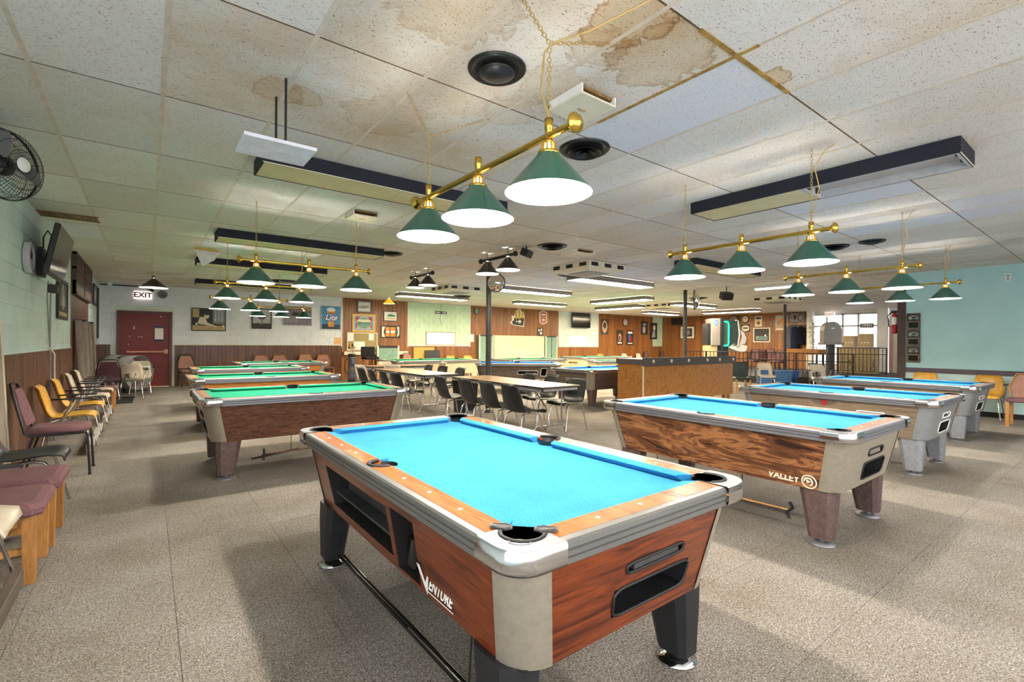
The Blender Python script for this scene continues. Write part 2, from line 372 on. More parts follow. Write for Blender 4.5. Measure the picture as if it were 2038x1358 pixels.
# ---- walls. each is a backing slab carrying its blocks, planks and panels
def blocks(parent, wall, u0, u1, z0, z1, mat, holes=(), th=.02):
    n = math.ceil((z1 - z0) / .203)
    for j in range(n):
        za, zb = z1 - (j + 1) * .203, z1 - j * .203
        za = max(za, z0)
        u = math.floor(u0 / .406) * .406 - (.203 if j % 2 else 0)
        while u < u1:
            a, b_ = max(u, u0), min(u + .406, u1); u += .406
            segs = [(a, b_)]
            for (h0, h1, hz0, hz1) in holes:
                if zb > hz0 + .02 and za < hz1 - .02:
                    segs = [s for (p, q) in segs for s in ((p, min(q, h0)), (max(p, h1), q)) if s[1] - s[0] > .03]
            for p, q in segs:
                if q - p < .03 or zb - za < .02: continue
                k = .0025
                if wall == 'back': piece(parent, 'block', p + k, q - k, YB - .02 - th, YB - .02, za + k, zb - k, mat, .003)
                else: piece(parent, 'block', XL + .0, XL + th, p + k, q - k, za + k, zb - k, mat, .003)
def planks(parent, wall, u0, u1, z0, z1, mat, holes=(), xs=None):
    rnd = random.Random(int(u0 * 10) + 3); u = u0
    while u < u1 - .02:
        w = rnd.choice((.1, .1, .15, .2)); q = min(u + w, u1)
        if u1 - q < .05: q = u1
        segs = [(z0, z1)]
        for (h0, h1, hz0, hz1) in holes:
            if q > h0 + .01 and u < h1 - .01: segs = [s for (p, r) in segs for s in ((p, min(r, hz0)), (max(p, hz1), r)) if s[1] - s[0] > .05]
        for za, zb in segs:
            if wall == 'back': piece(parent, 'plank', u + .002, q - .002, YB - .045, YB - .02, za, zb, mat, .004)
            elif wall == 'left': piece(parent, 'plank', XL, XL + .025, u + .002, q - .002, za, zb, mat, .004)
            else: piece(parent, 'plank', XR - .045, XR - .02, u + .002, q - .002, za, zb, mat, .004)
        u = q
WA = 1.215
wl = struct('wall_left', G().box(XL - .12, XL + .012, 1.0, YB + .1, 0, CEIL + .02).box(XL - .12, XL + .012, YS, 1.0, 0, .4), 'block_mint')  # unseen near stretch kept open above a low wall to admit fill light
blocks(wl, 'left', 4.6, 17.28, WA, CEIL, 'block_mint', [(11.35, 14.45, 0, 3)])
planks(wl, 'left', 3.2, 17.28, 0.0, WA, 'plank_wall', [(11.35, 14.45, 0, 3)])
planks(wl, 'left', 11.35, 14.45, 0, CEIL, 'plank_wall')
obj('cap_strip', G().box(XL + .0, XL + .032, 4.6, 11.34, WA - .012, WA + .008), 'block_mint', wl)
wb = struct('wall_back', G().box(XL - .1, XR + .1, YB - .03, YB + .1, 0, CEIL + .02), 'block_pale')
DX0, DX1, DZ = -.62, .50, 2.1
blocks(wb, 'back', XL + .03, 5.49, WA, CEIL, 'block_white', [(DX0 - .07, DX1 + .07, 0, DZ + .07)])
planks(wb, 'back', XL + .03, 5.49, 0, WA, 'plank_wall', [(DX0 - .07, DX1 + .07, -1, DZ + .07)])
planks(wb, 'back', 5.49, 8.03, 0, CEIL, 'plank_warm')
blocks(wb, 'back', 8.03, 10.86, 1.2, CEIL, 'block_green'); planks(wb, 'back', 8.03, 10.86, 0, 1.2, 'plank_warm')
planks(wb, 'back', 10.86, 15.95, 0, CEIL, 'plank_warm')
blocks(wb, 'back', 15.95, 18.75, 1.17, CEIL, 'block_pale'); planks(wb, 'back', 15.95, 18.75, 0, 1.17, 'plank_warm')
planks(wb, 'back', 18.75, XR - .05, 0, CEIL, 'plank_warm')
g = G()
for u in (8.03, 10.86, 15.95, 18.75, 5.49): g.box(u - .02, u + .02, YB - .055, YB - .03, 1.15, CEIL)
for u0, u1, z in ((8.03, 10.86, 1.2), (15.95, 18.75, 1.17), (DX1 + .08, 5.49, WA)): g.box(u0, u1, YB - .055, YB - .03, z - .012, z + .02)
t = struct('trim_1', g, 'paint_white')
wr = struct('wall_right', G().box(XR - .03, XR + .1, 9.35, YB + .1, 0, CEIL + .02).box(XR - .03, XR + .1, YS, 6.35, 0, CEIL + .02), 'paint_white')
planks(wr, 'right', 9.36, YB - .05, 0, CEIL, 'plank_warm')
obj('mint_panel', G().box(23.35, XR - .06, YB - .06, YB - .046, 1.2, CEIL), 'block_green', wb)
wt = struct('wall_teal', G().box(XT, XT + .14, YS, 3.08, 0, CEIL + .02), 'paint_teal')
obj('wainscot_panel', G().box(XT - .008, XT, YS, 3.08, .02, .80), 'paint_mintlow', wt)
obj('chair_rail', G().box(XT - .022, XT, YS, 3.08, .80, .90), 'bead_purple', wt)
struct('trim_2', G().box(XT - .03, XT + .16, 3.082, 3.22, 0, CEIL), 'wood_trim_dk')
struct('baseboard_right', G().box(XT - .02, XT - .008, YS, 3.08, 0, .1), 'rubber')
struct('wall_south', G().box(7.2, XT, YS - .12, YS, 0, CEIL).box(XL - .1, 7.2, YS - .12, YS, 0, .4), 'paint_white')  # out of view; gap over the low part added to let fill light in
# fire-exit door in the back wall
d = struct('door_1', G().box(DX0, DX1, YB - .06, YB - .01, .02, DZ, 0, .004), 'door_maroon')
g = G(); g.box(DX0 - .07, DX0, YB - .1, YB - .01, 0, DZ + .07); g.box(DX1, DX1 + .07, YB - .1, YB - .01, 0, DZ + .07); g.box(DX0, DX1, YB - .1, YB - .01, DZ, DZ + .07)
obj('door_frame', g, 'door_frame', d)
g = G(); g.box(DX0 + .14, DX1 - .03, YB - .14, YB - .11, .985, 1.035, 0, .008); g.box(DX0 + .14, DX0 + .2, YB - .11, YB - .06, .98, 1.04); g.box(DX1 - .12, DX1 - .03, YB - .13, YB - .06, .95, 1.08, 0, .01)
obj('panic_bar', g, 'pink', d)
g = G(); g.box(.16, .36, YB - .068, YB - .06, 1.36, 1.72); obj('notice_sheet', g, 'paper', d)
g = G(); g.box(.14, .38, YB - .072, YB - .068, 1.69, 1.75); g.box(.15, .36, YB - .072, YB - .068, 1.31, 1.37); obj('notice_clip', g, 'navy', d)
g = G(); 
for dx, dz in ((-.31, 1.72), (-.31, 1.67), (-.4, 1.45), (-.2, 1.44), (-.14, 1.43), (-.43, 1.22), (.3, 2.03)): g.box(dx - .012, dx + .012, YB - .064, YB - .058, dz - .015, dz + .015)
obj('bare_patch', g, 'paper', d)
struct('threshold_trim', G().box(DX0, DX1, YB - .12, YB - .05, 0, .02), 'cream')
# small windows in the back wall
def small_window(n, u0, u1, z0, z1, fm):
    w = struct('window_%d' % n, G().box(u0 + .04, u1 - .04, YB - .048, YB - .042, z0 + .04, z1 - .04), 'daylight_pane')
    g = G(); g.box(u0, u1, YB - .07, YB - .038, z0, z0 + .04); g.box(u0, u1, YB - .07, YB - .038, z1 - .04, z1); g.box(u0, u0 + .04, YB - .07, YB - .038, z0 + .04, z1 - .04); g.box(u1 - .04, u1, YB - .07, YB - .038, z0 + .04, z1 - .04); g.box(u1 - .16, u1 - .13, YB - .066, YB - .049, z0 + .04, z1 - .04)
    obj('window_frame', g, fm, w)
small_window(1, 8.8, 10.15, 1.22, 1.76, 'tan'); small_window(2, 16.6, 17.97, 1.24, 1.72, 'white')
# glazed shopfront beyond the railing
w = struct('window_3', G().box(XR - .02, XR + .08, 6.7, 9.35, 0, .5).box(XR - .02, XR + .08, 6.7, 9.35, 2.75, CEIL), 'paint_white')
g = G()
for yy in (6.72, 7.42, 8.0, 8.62, 9.3): g.box(XR - .04, XR + .06, yy - .03, yy + .03, .5, 2.75)
for zz in (.5, 2.2, 2.72): g.box(XR - .04, XR + .06, 6.72, 9.3, zz - .03, zz + .03)
obj('window_frame', g, 'ltgrey', w)
for y0, y1 in ((6.75, 7.39), (7.45, 7.97), (8.03, 8.59), (8.65, 9.27)):
    for z0, z1 in ((.53, 2.17), (2.23, 2.69)): piece(w, 'pane', XR + .02, XR + .026, y0, y1, z0, z1, 'glass')
struct('pillar_1', G().box(XR - .3, XR - .04, 9.1, 9.34, 0, CEIL).box(XR - .25, XR - .04, 6.36, 6.7, 0, CEIL), 'paint_white')
d = struct('door_2', G().box(XR - .08, XR - .035, 5.3, 6.2, 0, 2.1), 'cream')
obj('door_frame', G().box(XR - .1, XR - .03, 6.2, 6.28, 0, 2.16).box(XR - .1, XR - .03, 5.3, 6.28, 2.1, 2.18).box(XR - .095, XR - .03, 5.3, 6.2, 2.3, 2.4), 'pink', d)
# columns
for (x, y, n) in ((5.27, 7.7, 2), (12.31, 7.99, 3), (19.43, 8.32, 4)):
    p = struct('pillar_%d' % n, G().cyl((x, y), .052, 0, CEIL, 20), 'charcoal')
    obj('base_plate', G().cyl((x, y), .09, 0, .015, 20), 'charcoal', p)

# ------------------------------------------------------------------ pool tables
ZT, ZA, ZB = .80, .735, .375     # rail top, apron top, apron bottom
def panel_g(P, holes, inward, depth=.1, rail=None):
    """quad P(s,t) with rectangular holes (s0,s1,t0,t1), each with a recess"""
    A, B_, C_, D = [Vector(p) for p in P]      # s=0,t=0 / s=1,t=0 / s=1,t=1 / s=0,t=1
    f = lambda s, t: (A * (1 - s) + B_ * s) * (1 - t) + (D * (1 - s) + C_ * s) * t
    S = sorted({0, 1, *[h[0] for h in holes], *[h[1] for h in holes]}); T = sorted({0, 1, *[h[2] for h in holes], *[h[3] for h in holes]})
    g = G()
    for i in range(len(S) - 1):
        for j in range(len(T) - 1):
            s, t = (S[i] + S[i + 1]) / 2, (T[j] + T[j + 1]) / 2
            if any(h[0] < s < h[1] and h[2] < t < h[3] for h in holes): continue
            g.add([f(S[i], T[j]), f(S[i + 1], T[j]), f(S[i + 1], T[j + 1]), f(S[i], T[j + 1])], [(0, 1, 2, 3)], 0)
    iv = Vector(inward) * depth; r = G()
    for h in holes:
        c = [f(h[0], h[2]), f(h[1], h[2]), f(h[1], h[3]), f(h[0], h[3])]; k = [p + iv for p in c]
        r.add(c + k, [(0, 1, 5, 4), (1, 2, 6, 5), (2, 3, 7, 6), (3, 0, 4, 7), (4, 5, 6, 7)], 0)
    return g, r, f
def ring_frame(f, h, out, w=.008, m=0, n=5, rad=.25):
    """rounded metal outline around an opening"""
    s0, s1, t0, t1 = h; pts = []
    ds, dt = (s1 - s0) * .12, (t1 - t0) * rad
    for (cs, ct, a0) in ((s1 - ds, t1 - dt, 0), (s0 + ds, t1 - dt, 90), (s0 + ds, t0 + dt, 180), (s1 - ds, t0 + dt, 270)):
        for q in range(n):
            a = radians(a0 + 90 * q / (n - 1)); pts.append(f(cs + ds * cos(a), ct + dt * sin(a)) + Vector(out) * .002)
    return G().tube(pts, w, 6, m, closed=True)
SIGHT = G().cyl((0, 0), .008, 0, .0012, 10).mesh('sight', ['paper'])
def pool_table(label, loc, rz, L, Wd, cloth, rail, panel, endp, cap, leg, sideholes=(), endholes=(), end_dir=-1, outline=None, logo=None, sights='paper', bed_z=.768, tray=True, lx=.3, group=None, wide=False, legs_xy=None):
    t = thing('pool_table', label, 'pool table', loc, rz, group)
    hw, hl = Wd / 2, L / 2
    cr = .12; tp = .035; bt = .105                     # corner radius, apron inset at top and bottom
    # --- apron
    def pt(sx, sy, top):
        i = tp if top else bt; z = ZA if top else ZB
        return hw - i, hl - i, z
    X1, Y1, z1 = pt(1, 1, True); X0, Y0, z0 = pt(1, 1, False)
    rd = G()
    for sx in (-1, 1):
        hs = list(sideholes) if sx < 0 else []
        P = ((sx * X0, (Y0 - cr) * -sx * -1, z0), (sx * X0, -(Y0 - cr) * -sx * -1, z0), (sx * X1, -(Y1 - cr) * -sx * -1, z1), (sx * X1, (Y1 - cr) * -sx * -1, z1))
        if sx < 0: P = ((-X0, Y0 - cr, z0), (-X0, -(Y0 - cr), z0), (-X1, -(Y1 - cr), z1), (-X1, Y1 - cr, z1))
        g, r, f = panel_g(P, hs, (-sx, 0, 0), .16)
        sp = obj('side_panel', g, panel, t)
        if hs:
            obj('recess', r, 'dark_inside', sp)
            if outline:
                q = G()
                for h in hs: o2 = ring_frame(f, h, (-1, 0, 0)); q.add(o2.v, o2.f, 0, True)
                obj('opening_trim', q, outline, sp)
            if tray:
                h = hs[0]; a = f(h[0] + .01, h[2] + (h[3] - h[2]) * .3) + Vector((.05, 0, 0)); c = f(h[1] - .01, h[2] + (h[3] - h[2]) * .3) + Vector((.05, 0, 0))
                q = G().box(a.x - .03, a.x + .09, c.y, a.y, a.z, a.z + .012); q.box(a.x + .04, a.x + .06, c.y, a.y, a.z + .012, a.z + .05)
                obj('ball_tray', q, 'charcoal', sp)
                if len(hs) > 1:
                    h = hs[1]; a = f(h[0] + .02, h[2] + .04); c = f(h[1] - .06, h[2] + (h[3] - h[2]) * .55)
                    obj('coin_chute', G().box(a.x + .02, a.x + .1, min(a.y, c.y), max(a.y, c.y), a.z, c.z, 0, .01), 'black_gloss', sp)
        if logo and sx < 0: logo(sp, f)
    for sy in (-1, 1):
        hs = list(endholes) if sy == end_dir else []
        P = ((-X0 + cr, -Y0, z0), (X0 - cr, -Y0, z0), (X1 - cr, -Y1, z1), (-X1 + cr, -Y1, z1))
        if sy > 0: P = tuple((-p[0], -p[1], p[2]) for p in P)
        g, r, f = panel_g(P, hs, (0, -sy, 0), .14)
        ep = obj('end_panel', g, endp, t)
        if hs:
            obj('recess', r, 'black', ep)
            q = G()
            for h in hs: o2 = ring_frame(f, h, (0, sy, 0), .006); q.add(o2.v, o2.f, 0, True)
            obj('opening_trim', q, outline or 'black', ep)
            h = hs[0]; a = f(h[0] + .05, h[2] + .01); c = f(h[1] - .03, h[3] - .01)
            obj('coin_slide', G().box(min(a.x, c.x), max(a.x, c.x), min(a.y, a.y - sy * .02), max(a.y, a.y - sy * .02), a.z, c.z), 'charcoal' if outline is None else 'chrome', ep)
    for sx, sy in ((-1, -1), (1, -1), (1, 1), (-1, 1)):
        g = G(); rings = []
        n = 9
        for (Xa, Ya, z) in ((X0, Y0, z0), (X1, Y1, z1)):
            ring = []
            for k in range(n):
                a = PI / 2 * k / (n - 1); ring.append((sx * (Xa - cr + (cr + .004) * sin(a)), sy * (Ya - cr + (cr + .004) * cos(a)), z))
            rings.append(ring)
        g.loft(rings, 0, True, cap=False, closed=False)
        obj('corner_panel', g, cap, t)
    g = G(); g.add([(-X0 + .02, -Y0 + .02, z0 + .002), (X0 - .02, -Y0 + .02, z0 + .002), (X0 - .02, Y0 - .02, z0 + .002), (-X0 + .02, Y0 - .02, z0 + .002)], [(3, 2, 1, 0)])
    obj('cabinet_floor', g, 'dark_inside', t)
    # --- rails: metal trim, wood, cushions, corner castings
    rw, cs = .105, .175                                # wood rail width, corner casting span
    tr = .03
    def strip(x0, x1, y0, y1, axis, sgn):
        g = G(); prof = [(0.0, ZT - .07), (.004, ZT - .066), (.004, ZT - .05), (-.002, ZT - .047), (.005, ZT - .044), (.005, ZT - .03), (-.001, ZT - .027), (.005, ZT - .022), (.004, ZT - .006), (-.004, ZT), (-.028, ZT + .001), (-.03, ZT - .07)]
        rings = []
        for e in (0, 1):
            if axis == 'y': rings.append([(sgn * (hw + p), y0 if e == 0 else y1, z) for p, z in prof])
            else: rings.append([(x0 if e == 0 else x1, sgn * (hl + p), z) for p, z in prof])
        return g.loft(rings, 0, False)
    for s in (-1, 1):
        obj('rail_trim', strip(0, 0, -hl + cs, hl - cs, 'y', s), 'alu_ridge' if rail == 'cherry_rail' else 'alu', t)
        obj('rail_trim', strip(-hw + cs, hw - cs, 0, 0, 'x', s), 'alu_ridge' if rail == 'cherry_rail' else 'alu', t)
    pr = .062                                           # pocket radius
    cb = tr + .085                                      # cushion back, from the outer edge
    def rail_piece(x0, x1, y0, y1, dots):
        o = obj('rail', G().box(x0, x1, y0, y1, ZT - .05, ZT + .001), rail, t)
        if sights:
            for (dx, dy) in dots: obj('sight', SIGHT, None, o, (dx, dy, ZT + .001))
    for s in (-1, 1):
        xa, xb = (hw - tr - .085, hw - tr) if s > 0 else (-hw + tr, -hw + tr + .085)
        for e in (-1, 1):
            y0, y1 = (pr, hl - cs) if e > 0 else (-hl + cs, -pr)
            rail_piece(xa, xb, y0, y1, [((xa + xb) / 2, y0 + (y1 - y0) * q) for q in (.25, .5, .75)])
        c0, R0 = hw - cb + .015, pr + .005
        pl = [(s * (hw - tr), -pr), (s * (hw - tr), pr)] + [(s * (c0 + sqrt(max(0, R0 * R0 - (pr * (1 - k / 6)) ** 2))), pr * (1 - k / 6)) for k in range(13)]
        obj('rail', G().add([(x, y, ZT + .001) for x, y in pl], [tuple(range(len(pl)))[::s]]), rail, t)
        ya, yb = (hl - tr - .085, hl - tr) if s > 0 else (-hl + tr, -hl + tr + .085)
        rail_piece(-hw + cs, hw - cs, ya, yb, [(-hw + cs + (2 * hw - 2 * cs) * q, (ya + yb) / 2) for q in (.25, .5, .75)])
    prof = [(0, ZT + .001), (.042, ZT - .002), (.05, ZT - .008), (.028, bed_z), (0, bed_z)]
    def cush(p0, p1, nrm, m0, m1):
        d = (Vector(p1) - Vector(p0)).normalized(); n_ = Vector(nrm); rings = []
        for e, p, mm in ((0, p0, m0), (1, p1, m1)):
            rings.append([tuple(Vector((p[0], p[1], 0)) + n_ * u + d * ((u * mm) * (1 if e == 0 else -1)) + Vector((0, 0, z))) for u, z in prof])
        g = G().loft(rings, 0, False); obj('cushion', g, cloth, t)
    for s in (-1, 1):
        x = s * (hw - cb)
        cush((x, pr + .01, 0), (x, hl - cs - .005, 0), (-s, 0, 0), .4, 1.0)
        cush((x, -hl + cs + .005, 0), (x, -pr - .01, 0), (-s, 0, 0), 1.0, .4)
        y = s * (hl - cb)
        cush((-hw + cs + .005, y, 0), (hw - cs - .005, y, 0), (0, -s, 0), 1.0, 1.0)
    # bed with pocket cut-outs
    bx, by = hw - cb + .002, hl - cb + .002; pc = .018
    ring = []
    def arc(cx, cy, r, a0, a1, n=7): return [(cx + r * cos(radians(a0 + (a1 - a0) * k / (n - 1))), cy + r * sin(radians(a0 + (a1 - a0) * k / (n - 1)))) for k in range(n)]
    ring += arc(bx - pc, by - pc, pr, -45 - 0, -135 - 0 + 0)[::1] if False else []
    ring = []; pb = .05
    ring += arc(bx - pc + .02, by - pc + .02, pb, 300, 150)
    ring += arc(-bx + pc - .02, by - pc + .02, pb, 30, -120)
    ring += arc(-bx - .013, 0, pb, 72, -72)
    ring += arc(-bx + pc - .02, -by + pc - .02, pb, 120, -30)
    ring += arc(bx - pc + .02, -by + pc - .02, pb, 210, 60)
    ring += arc(bx + .013, 0, pb, 252, 108)
    g = G(); g.add([(x, y, bed_z) for x, y in ring], [tuple(range(len(ring)))[::-1]])
    obj('bed_cloth', g, cloth, t)
    # pockets
    for sx in (-1, 0.0, 1):
        for sy in (-1, 0, 1):
            if sx == 0: continue
            if sy == 0: c = (sx * (hw - cb + .015), 0)
            else: c = (sx * (bx - pc + .02), sy * (by - pc + .02))
            g = G().lathe([(pr + .004, ZT - .006), (pr - .002, ZT - .03), (pr - .016, .745), (pr - .024, .66), (.001, .65)], 18, c, 0)
            p = obj('pocket', g, 'black', t)
            q = [];  a0 = 0 if sx > 0 else 180
            if sy: a0 = math.degrees(math.atan2(sy, sx))
            for k in range(11):
                a = radians(a0 - 92 + 184 * k / 10); q.append((c[0] + (pr + .004) * cos(a), c[1] + (pr + .004) * sin(a), ZT + .001))
            obj('pocket_rim', G().tube(q, .009, 6), 'rubber', p)
    # corner castings
    for sx, sy in ((-1, -1), (1, -1), (1, 1), (-1, 1)):
        R_ = .085; o_ = .008
        out = [(-o_, cs)] + [(R_ - (R_ + o_) * cos(radians(a)), R_ - (R_ + o_) * sin(radians(a))) for a in range(0, 91, 10)] + [(cs, -o_)]
        pcx, pcy = cb + pc - .02, cb + pc - .02
        inn = [(cs, cb)] + [(pcx + (pr + .006) * cos(radians(a)), pcy + (pr + .006) * sin(radians(a))) for a in range(-20, -251, -23)] + [(cb, cs)]
        poly = [(sx * (hw - x), sy * (hl - y)) for x, y in out + inn]
        no = len(out)
        g = G(); g.add([(x, y, ZT + .004) for x, y in poly], [tuple(range(len(poly)))], 0)
        # rolled outer skirt
        rings = []
        for dz, off in ((.004, 0), (-.004, .006), (-.055, .006), (-.066, .001), (-.066, -.02)):
            rr_ = []
            for (x, y) in out:
                l = sqrt((x - cs) ** 2 + (y - cs) ** 2); rr_.append((sx * (hw - (x + (x - cs) / l * off)), sy * (hl - (y + (y - cs) / l * off)), ZT + dz))
            rings.append(rr_)
        g.loft(rings, 1, True, cap=False, closed=False)
        c_ = obj('corner_casting', g, ['alu', 'chrome'], t)
    # legs
    lxs, lys = legs_xy or (hw - .19, hl - .24)
    for sx in (-1, 1):
        for sy in (-1, 1):
            g = G(); rings = []
            for z, w, dd, ox in ((ZB + .004, .115, .085, 0), (.25, .10, .075, .01), (.045, .075, .058, .022)):
                ring = []
                cx_, cy_ = sx * (lxs + ox - .01), sy * (lys + ox - .01)
                for k in range(8):
                    a = 2 * PI * k / 8 + PI / 8; ex = abs(cos(a)) ** .5 * (1 if cos(a) > 0 else -1); ey = abs(sin(a)) ** .5 * (1 if sin(a) > 0 else -1)
                    ring.append((cx_ + ex * dd, cy_ + ey * w, z))
                rings.append(ring)
            g.loft(rings, 0, False)
            l = obj('leg', g, leg, t)
            cx_, cy_ = sx * (lxs + .012), sy * (lys + .012)
            obj('leveller', G().cyl((cx_, cy_), .022, .012, .05, 10).lathe([(.001, .0), (.085, 0), (.085, .008), (.03, .022), (.001, .024)], 18, (cx_, cy_), 0), 'chrome' if leg == 'leg_black' else 'alu', l)
    return t
def logo_v(sp, f):
    p = f(.80, .19); n = radians(-11.5)
    e = (PI / 2 + n, 0, -PI / 2)
    sl = (p.x - .003, p.y, p.z)
    text('ENTURE', .052, sp, (p.x - .004, p.y - .02, p.z), e, 'paper', sx=.9, bold=.0006)
    g = G()
    q = lambda dy, dz: (p.x - .004 - dz * .2, p.y + dy, p.z + dz)
    g.add([q(.155, .055), q(.128, .055), q(.10, -.005), q(.074, .03), q(.062, .03), q(.10, -.06)], [(0, 1, 2, 5), (5, 2, 3, 4)])
    g.add([q(.10, -.043), q(-.10, -.043), q(-.10, -.037), q(.10, -.037)], [(0, 1, 2, 3)])
    obj('emblem', g, 'paper', sp)
def logo_b(sp, f):
    p = f(.875, .14); e = (PI / 2 + radians(-11.5), 0, -PI / 2)
    text('VALLEY', .062, sp, (p.x - .005, p.y + .02, p.z), e, 'cream', sx=1.0, bold=.0012)
    q = lambda dy, dz: (p.x - .004 - dz * .2, p.y + dy, p.z + dz)
    g = G(); pts = [q(-.145 + .045 * cos(a * PI / 10), .045 * sin(a * PI / 10)) for a in range(20)]
    g.tube(pts, .005, 5, 0, closed=True)
    pts = [q(-.14 + .026 * cos(a * PI / 8), .026 * sin(a * PI / 8)) for a in range(12)]; g.tube(pts, .006, 5, 0)
    g.add([q(-.125, .02), q(-.16, .0), q(-.13, -.01)], [(0, 1, 2)])
    obj('emblem', g, 'cream', sp)
def logo_w(sp, f):
    p = f(.5, .86); q = lambda dy, dz: (p.x - .006 - dz * .2, p.y + dy, p.z + dz)
    g = G()
    for s in (-1, 1):
        g.add([q(s * .04, .02), q(s * .14, .03), q(s * .12, .005), q(s * .10, -.008), q(s * .04, -.022)], [(0, 1, 2, 3, 4)], 0)
    obj('emblem_wing', g, 'chrome', sp)
    g = G().add([q(.034 * cos(a * PI / 9), .034 * sin(a * PI / 9)) for a in range(18)], [tuple(range(18))], 0); g.v = [(x - .003, y, z) for x, y, z in g.v]
    obj('emblem', g, 'red', sp)
BT = 'pool tables with blue cloth'; GT = 'pool tables with green cloth'; ST = 'cream tournament tables at the far end'
V1 = pool_table('reddish brown coin-operated pool table with blue cloth, closest to the viewer', (1.37, 2.11, 0), 0, 2.25, 1.21, 'cloth_blue', 'cherry_rail', 'cherry', 'cherry_end', 'cornercap', 'leg_black',
           [(.12, .575, .14, .76), (.60, .715, .05, .80)], [(.40, .78, .58, .68), (.34, .86, .17, .45)], -1, None, logo_v, bed_z=.768, group=BT, legs_xy=(.45, .88))
# torn leather flaps and a small crest on the casting at the near corner
h_, l_, z_ = 1.21 / 2, 2.25 / 2, ZT + .0055
for k, P in enumerate(([(.055, .20), (.075, .15), (.10, .145), (.115, .165), (.10, .172), (.112, .185), (.085, .195), (.07, .215)], [(.20, .055), (.15, .075), (.145, .10), (.165, .115), (.172, .10), (.185, .112), (.195, .085), (.215, .07)])):
    P = [(-h_ + x, -l_ + y) for x, y in P]
    g = G().loft([[(x, y, z_) for x, y in P], [(x + .001, y + .001, z_ + .004 + .002 * (i % 2)) for i, (x, y) in enumerate(P)]]); o = obj('leather_flap', g, 'charcoal', V1)
    c_ = [sum(q[i] for q in P) / len(P) for i in (0, 1)]; obj('stitching', G().tube([(c_[0] + (x - c_[0]) * .8, c_[1] + (y - c_[1]) * .8, z_ + .006) for x, y in P], .0012, 4, closed=True), 'black', o)
obj('crest', G().tube([(-h_ + .062 + .022 * cos(a * PI / 9) - .012 * sin(a * PI / 9), -l_ + .062 - .022 * cos(a * PI / 9) - .012 * sin(a * PI / 9), z_ - .001) for a in range(18)], .0022, 5, closed=True).tube([(-h_ + .055, -l_ + .068, z_ - .001), (-h_ + .066, -l_ + .066, z_ - .001), (-h_ + .07, -l_ + .054, z_ - .001)], .0025, 5), 'grey', V1)
pool_table('pool table with swirled brown wood-print side, grey end and blue cloth', (4.14, 2.14, 0), 0, 2.08, 1.27, 'cloth_blue', 'rail_brown', 'rosewood', 'cornercap', 'cornercap', 'leg_brown',
           [], [(.36, .68, .58, .72), (.30, .80, .12, .46)], -1, 'black', logo_b, group=BT)
pool_table('pool table in pale grey-brown wood print with winged red badge on its side', (6.93, 2.27, 0), 0, 2.05, 1.27, 'cloth_blue', 'rail_brown', 'oakgrey', 'cornercap_grey', 'cornercap_grey', 'leg_grey',
           [(.24, .62, .12, .66), (.68, .85, .20, .70)], [(.36, .70, .58, .72), (.30, .80, .12, .46)], -1, 'paper', logo_w, group=BT, tray=False)
pool_table('blue-cloth pool table parked in front of the teal wall and its yellow chairs', (9.72, 2.42, 0), 0, 2.08, 1.3, 'cloth_blue', 'rail_brown', 'oakgrey', 'cornercap_grey', 'cornercap_grey', 'leg_grey',
           [(.24, .62, .12, .66), (.68, .85, .20, .70)], [(.36, .70, .58, .72), (.30, .80, .12, .46)], -1, 'paper', None, group=BT, tray=False)
R9 = PI / 2
pool_table('dark walnut-print pool table with green cloth, beside the aisle of chairs', (1.44, 5.90, 0), R9, 2.1, 1.27, 'cloth_green', 'rail_brown', 'walnut', 'cornercap', 'cornercap', 'leg_brown',
           [], [(.40, .70, .56, .70), (.34, .76, .12, .44)], 1, 'black', None, group=GT)
pool_table('orange-sided pool table with green cloth right behind the dark walnut one', (1.53, 8.75, 0), R9, 2.1, 1.27, 'cloth_green', 'oak_orange', 'oak_orange', 'cornercap_grey', 'cornercap_grey', 'leg_brown',
           [], [(.40, .70, .56, .70), (.34, .76, .12, .44)], 1, 'black', None, group=GT)
pool_table('green-cloth pool table third from the front, beside the maroon wall chair', (1.72, 11.4, 0), R9, 2.08, 1.27, 'cloth_green', 'oak_orange', 'oak_orange', 'cornercap_grey', 'cornercap_grey', 'leg_brown', group=GT)
pool_table('rearmost green-cloth pool table, just before four wooden chairs at the wall', (2.78, 13.75, 0), R9, 2.08, 1.27, 'cloth_green', 'oak_orange', 'oak_orange', 'cornercap_grey', 'cornercap_grey', 'leg_brown', group=GT)
pool_table('dark grey pool table with blue cloth and long silver-rimmed slot', (8.3, 10.65, 0), R9 - radians(35), 2.35, 1.25, 'cloth_blue2', 'dark_lam', 'dark_lam', 'dark_lam', 'dark_lam', 'leg_brown',
           [(.48, .76, .35, .62), (.80, .88, .22, .82)], [], -1, 'ltgrey', None, group=BT, tray=False)
pool_table('dark brown blue-cloth pool table with cream corner, half behind the bar counter', (8.4, 7.5, 0), R9, 2.3, 1.27, 'cloth_blue2', 'dark_lam', 'dark_lam', 'dark_lam', 'cornercap', 'leg_brown',
           [], [(.32, .68, .52, .62), (.28, .78, .12, .42)], 1, 'ltgrey', None, group=BT)
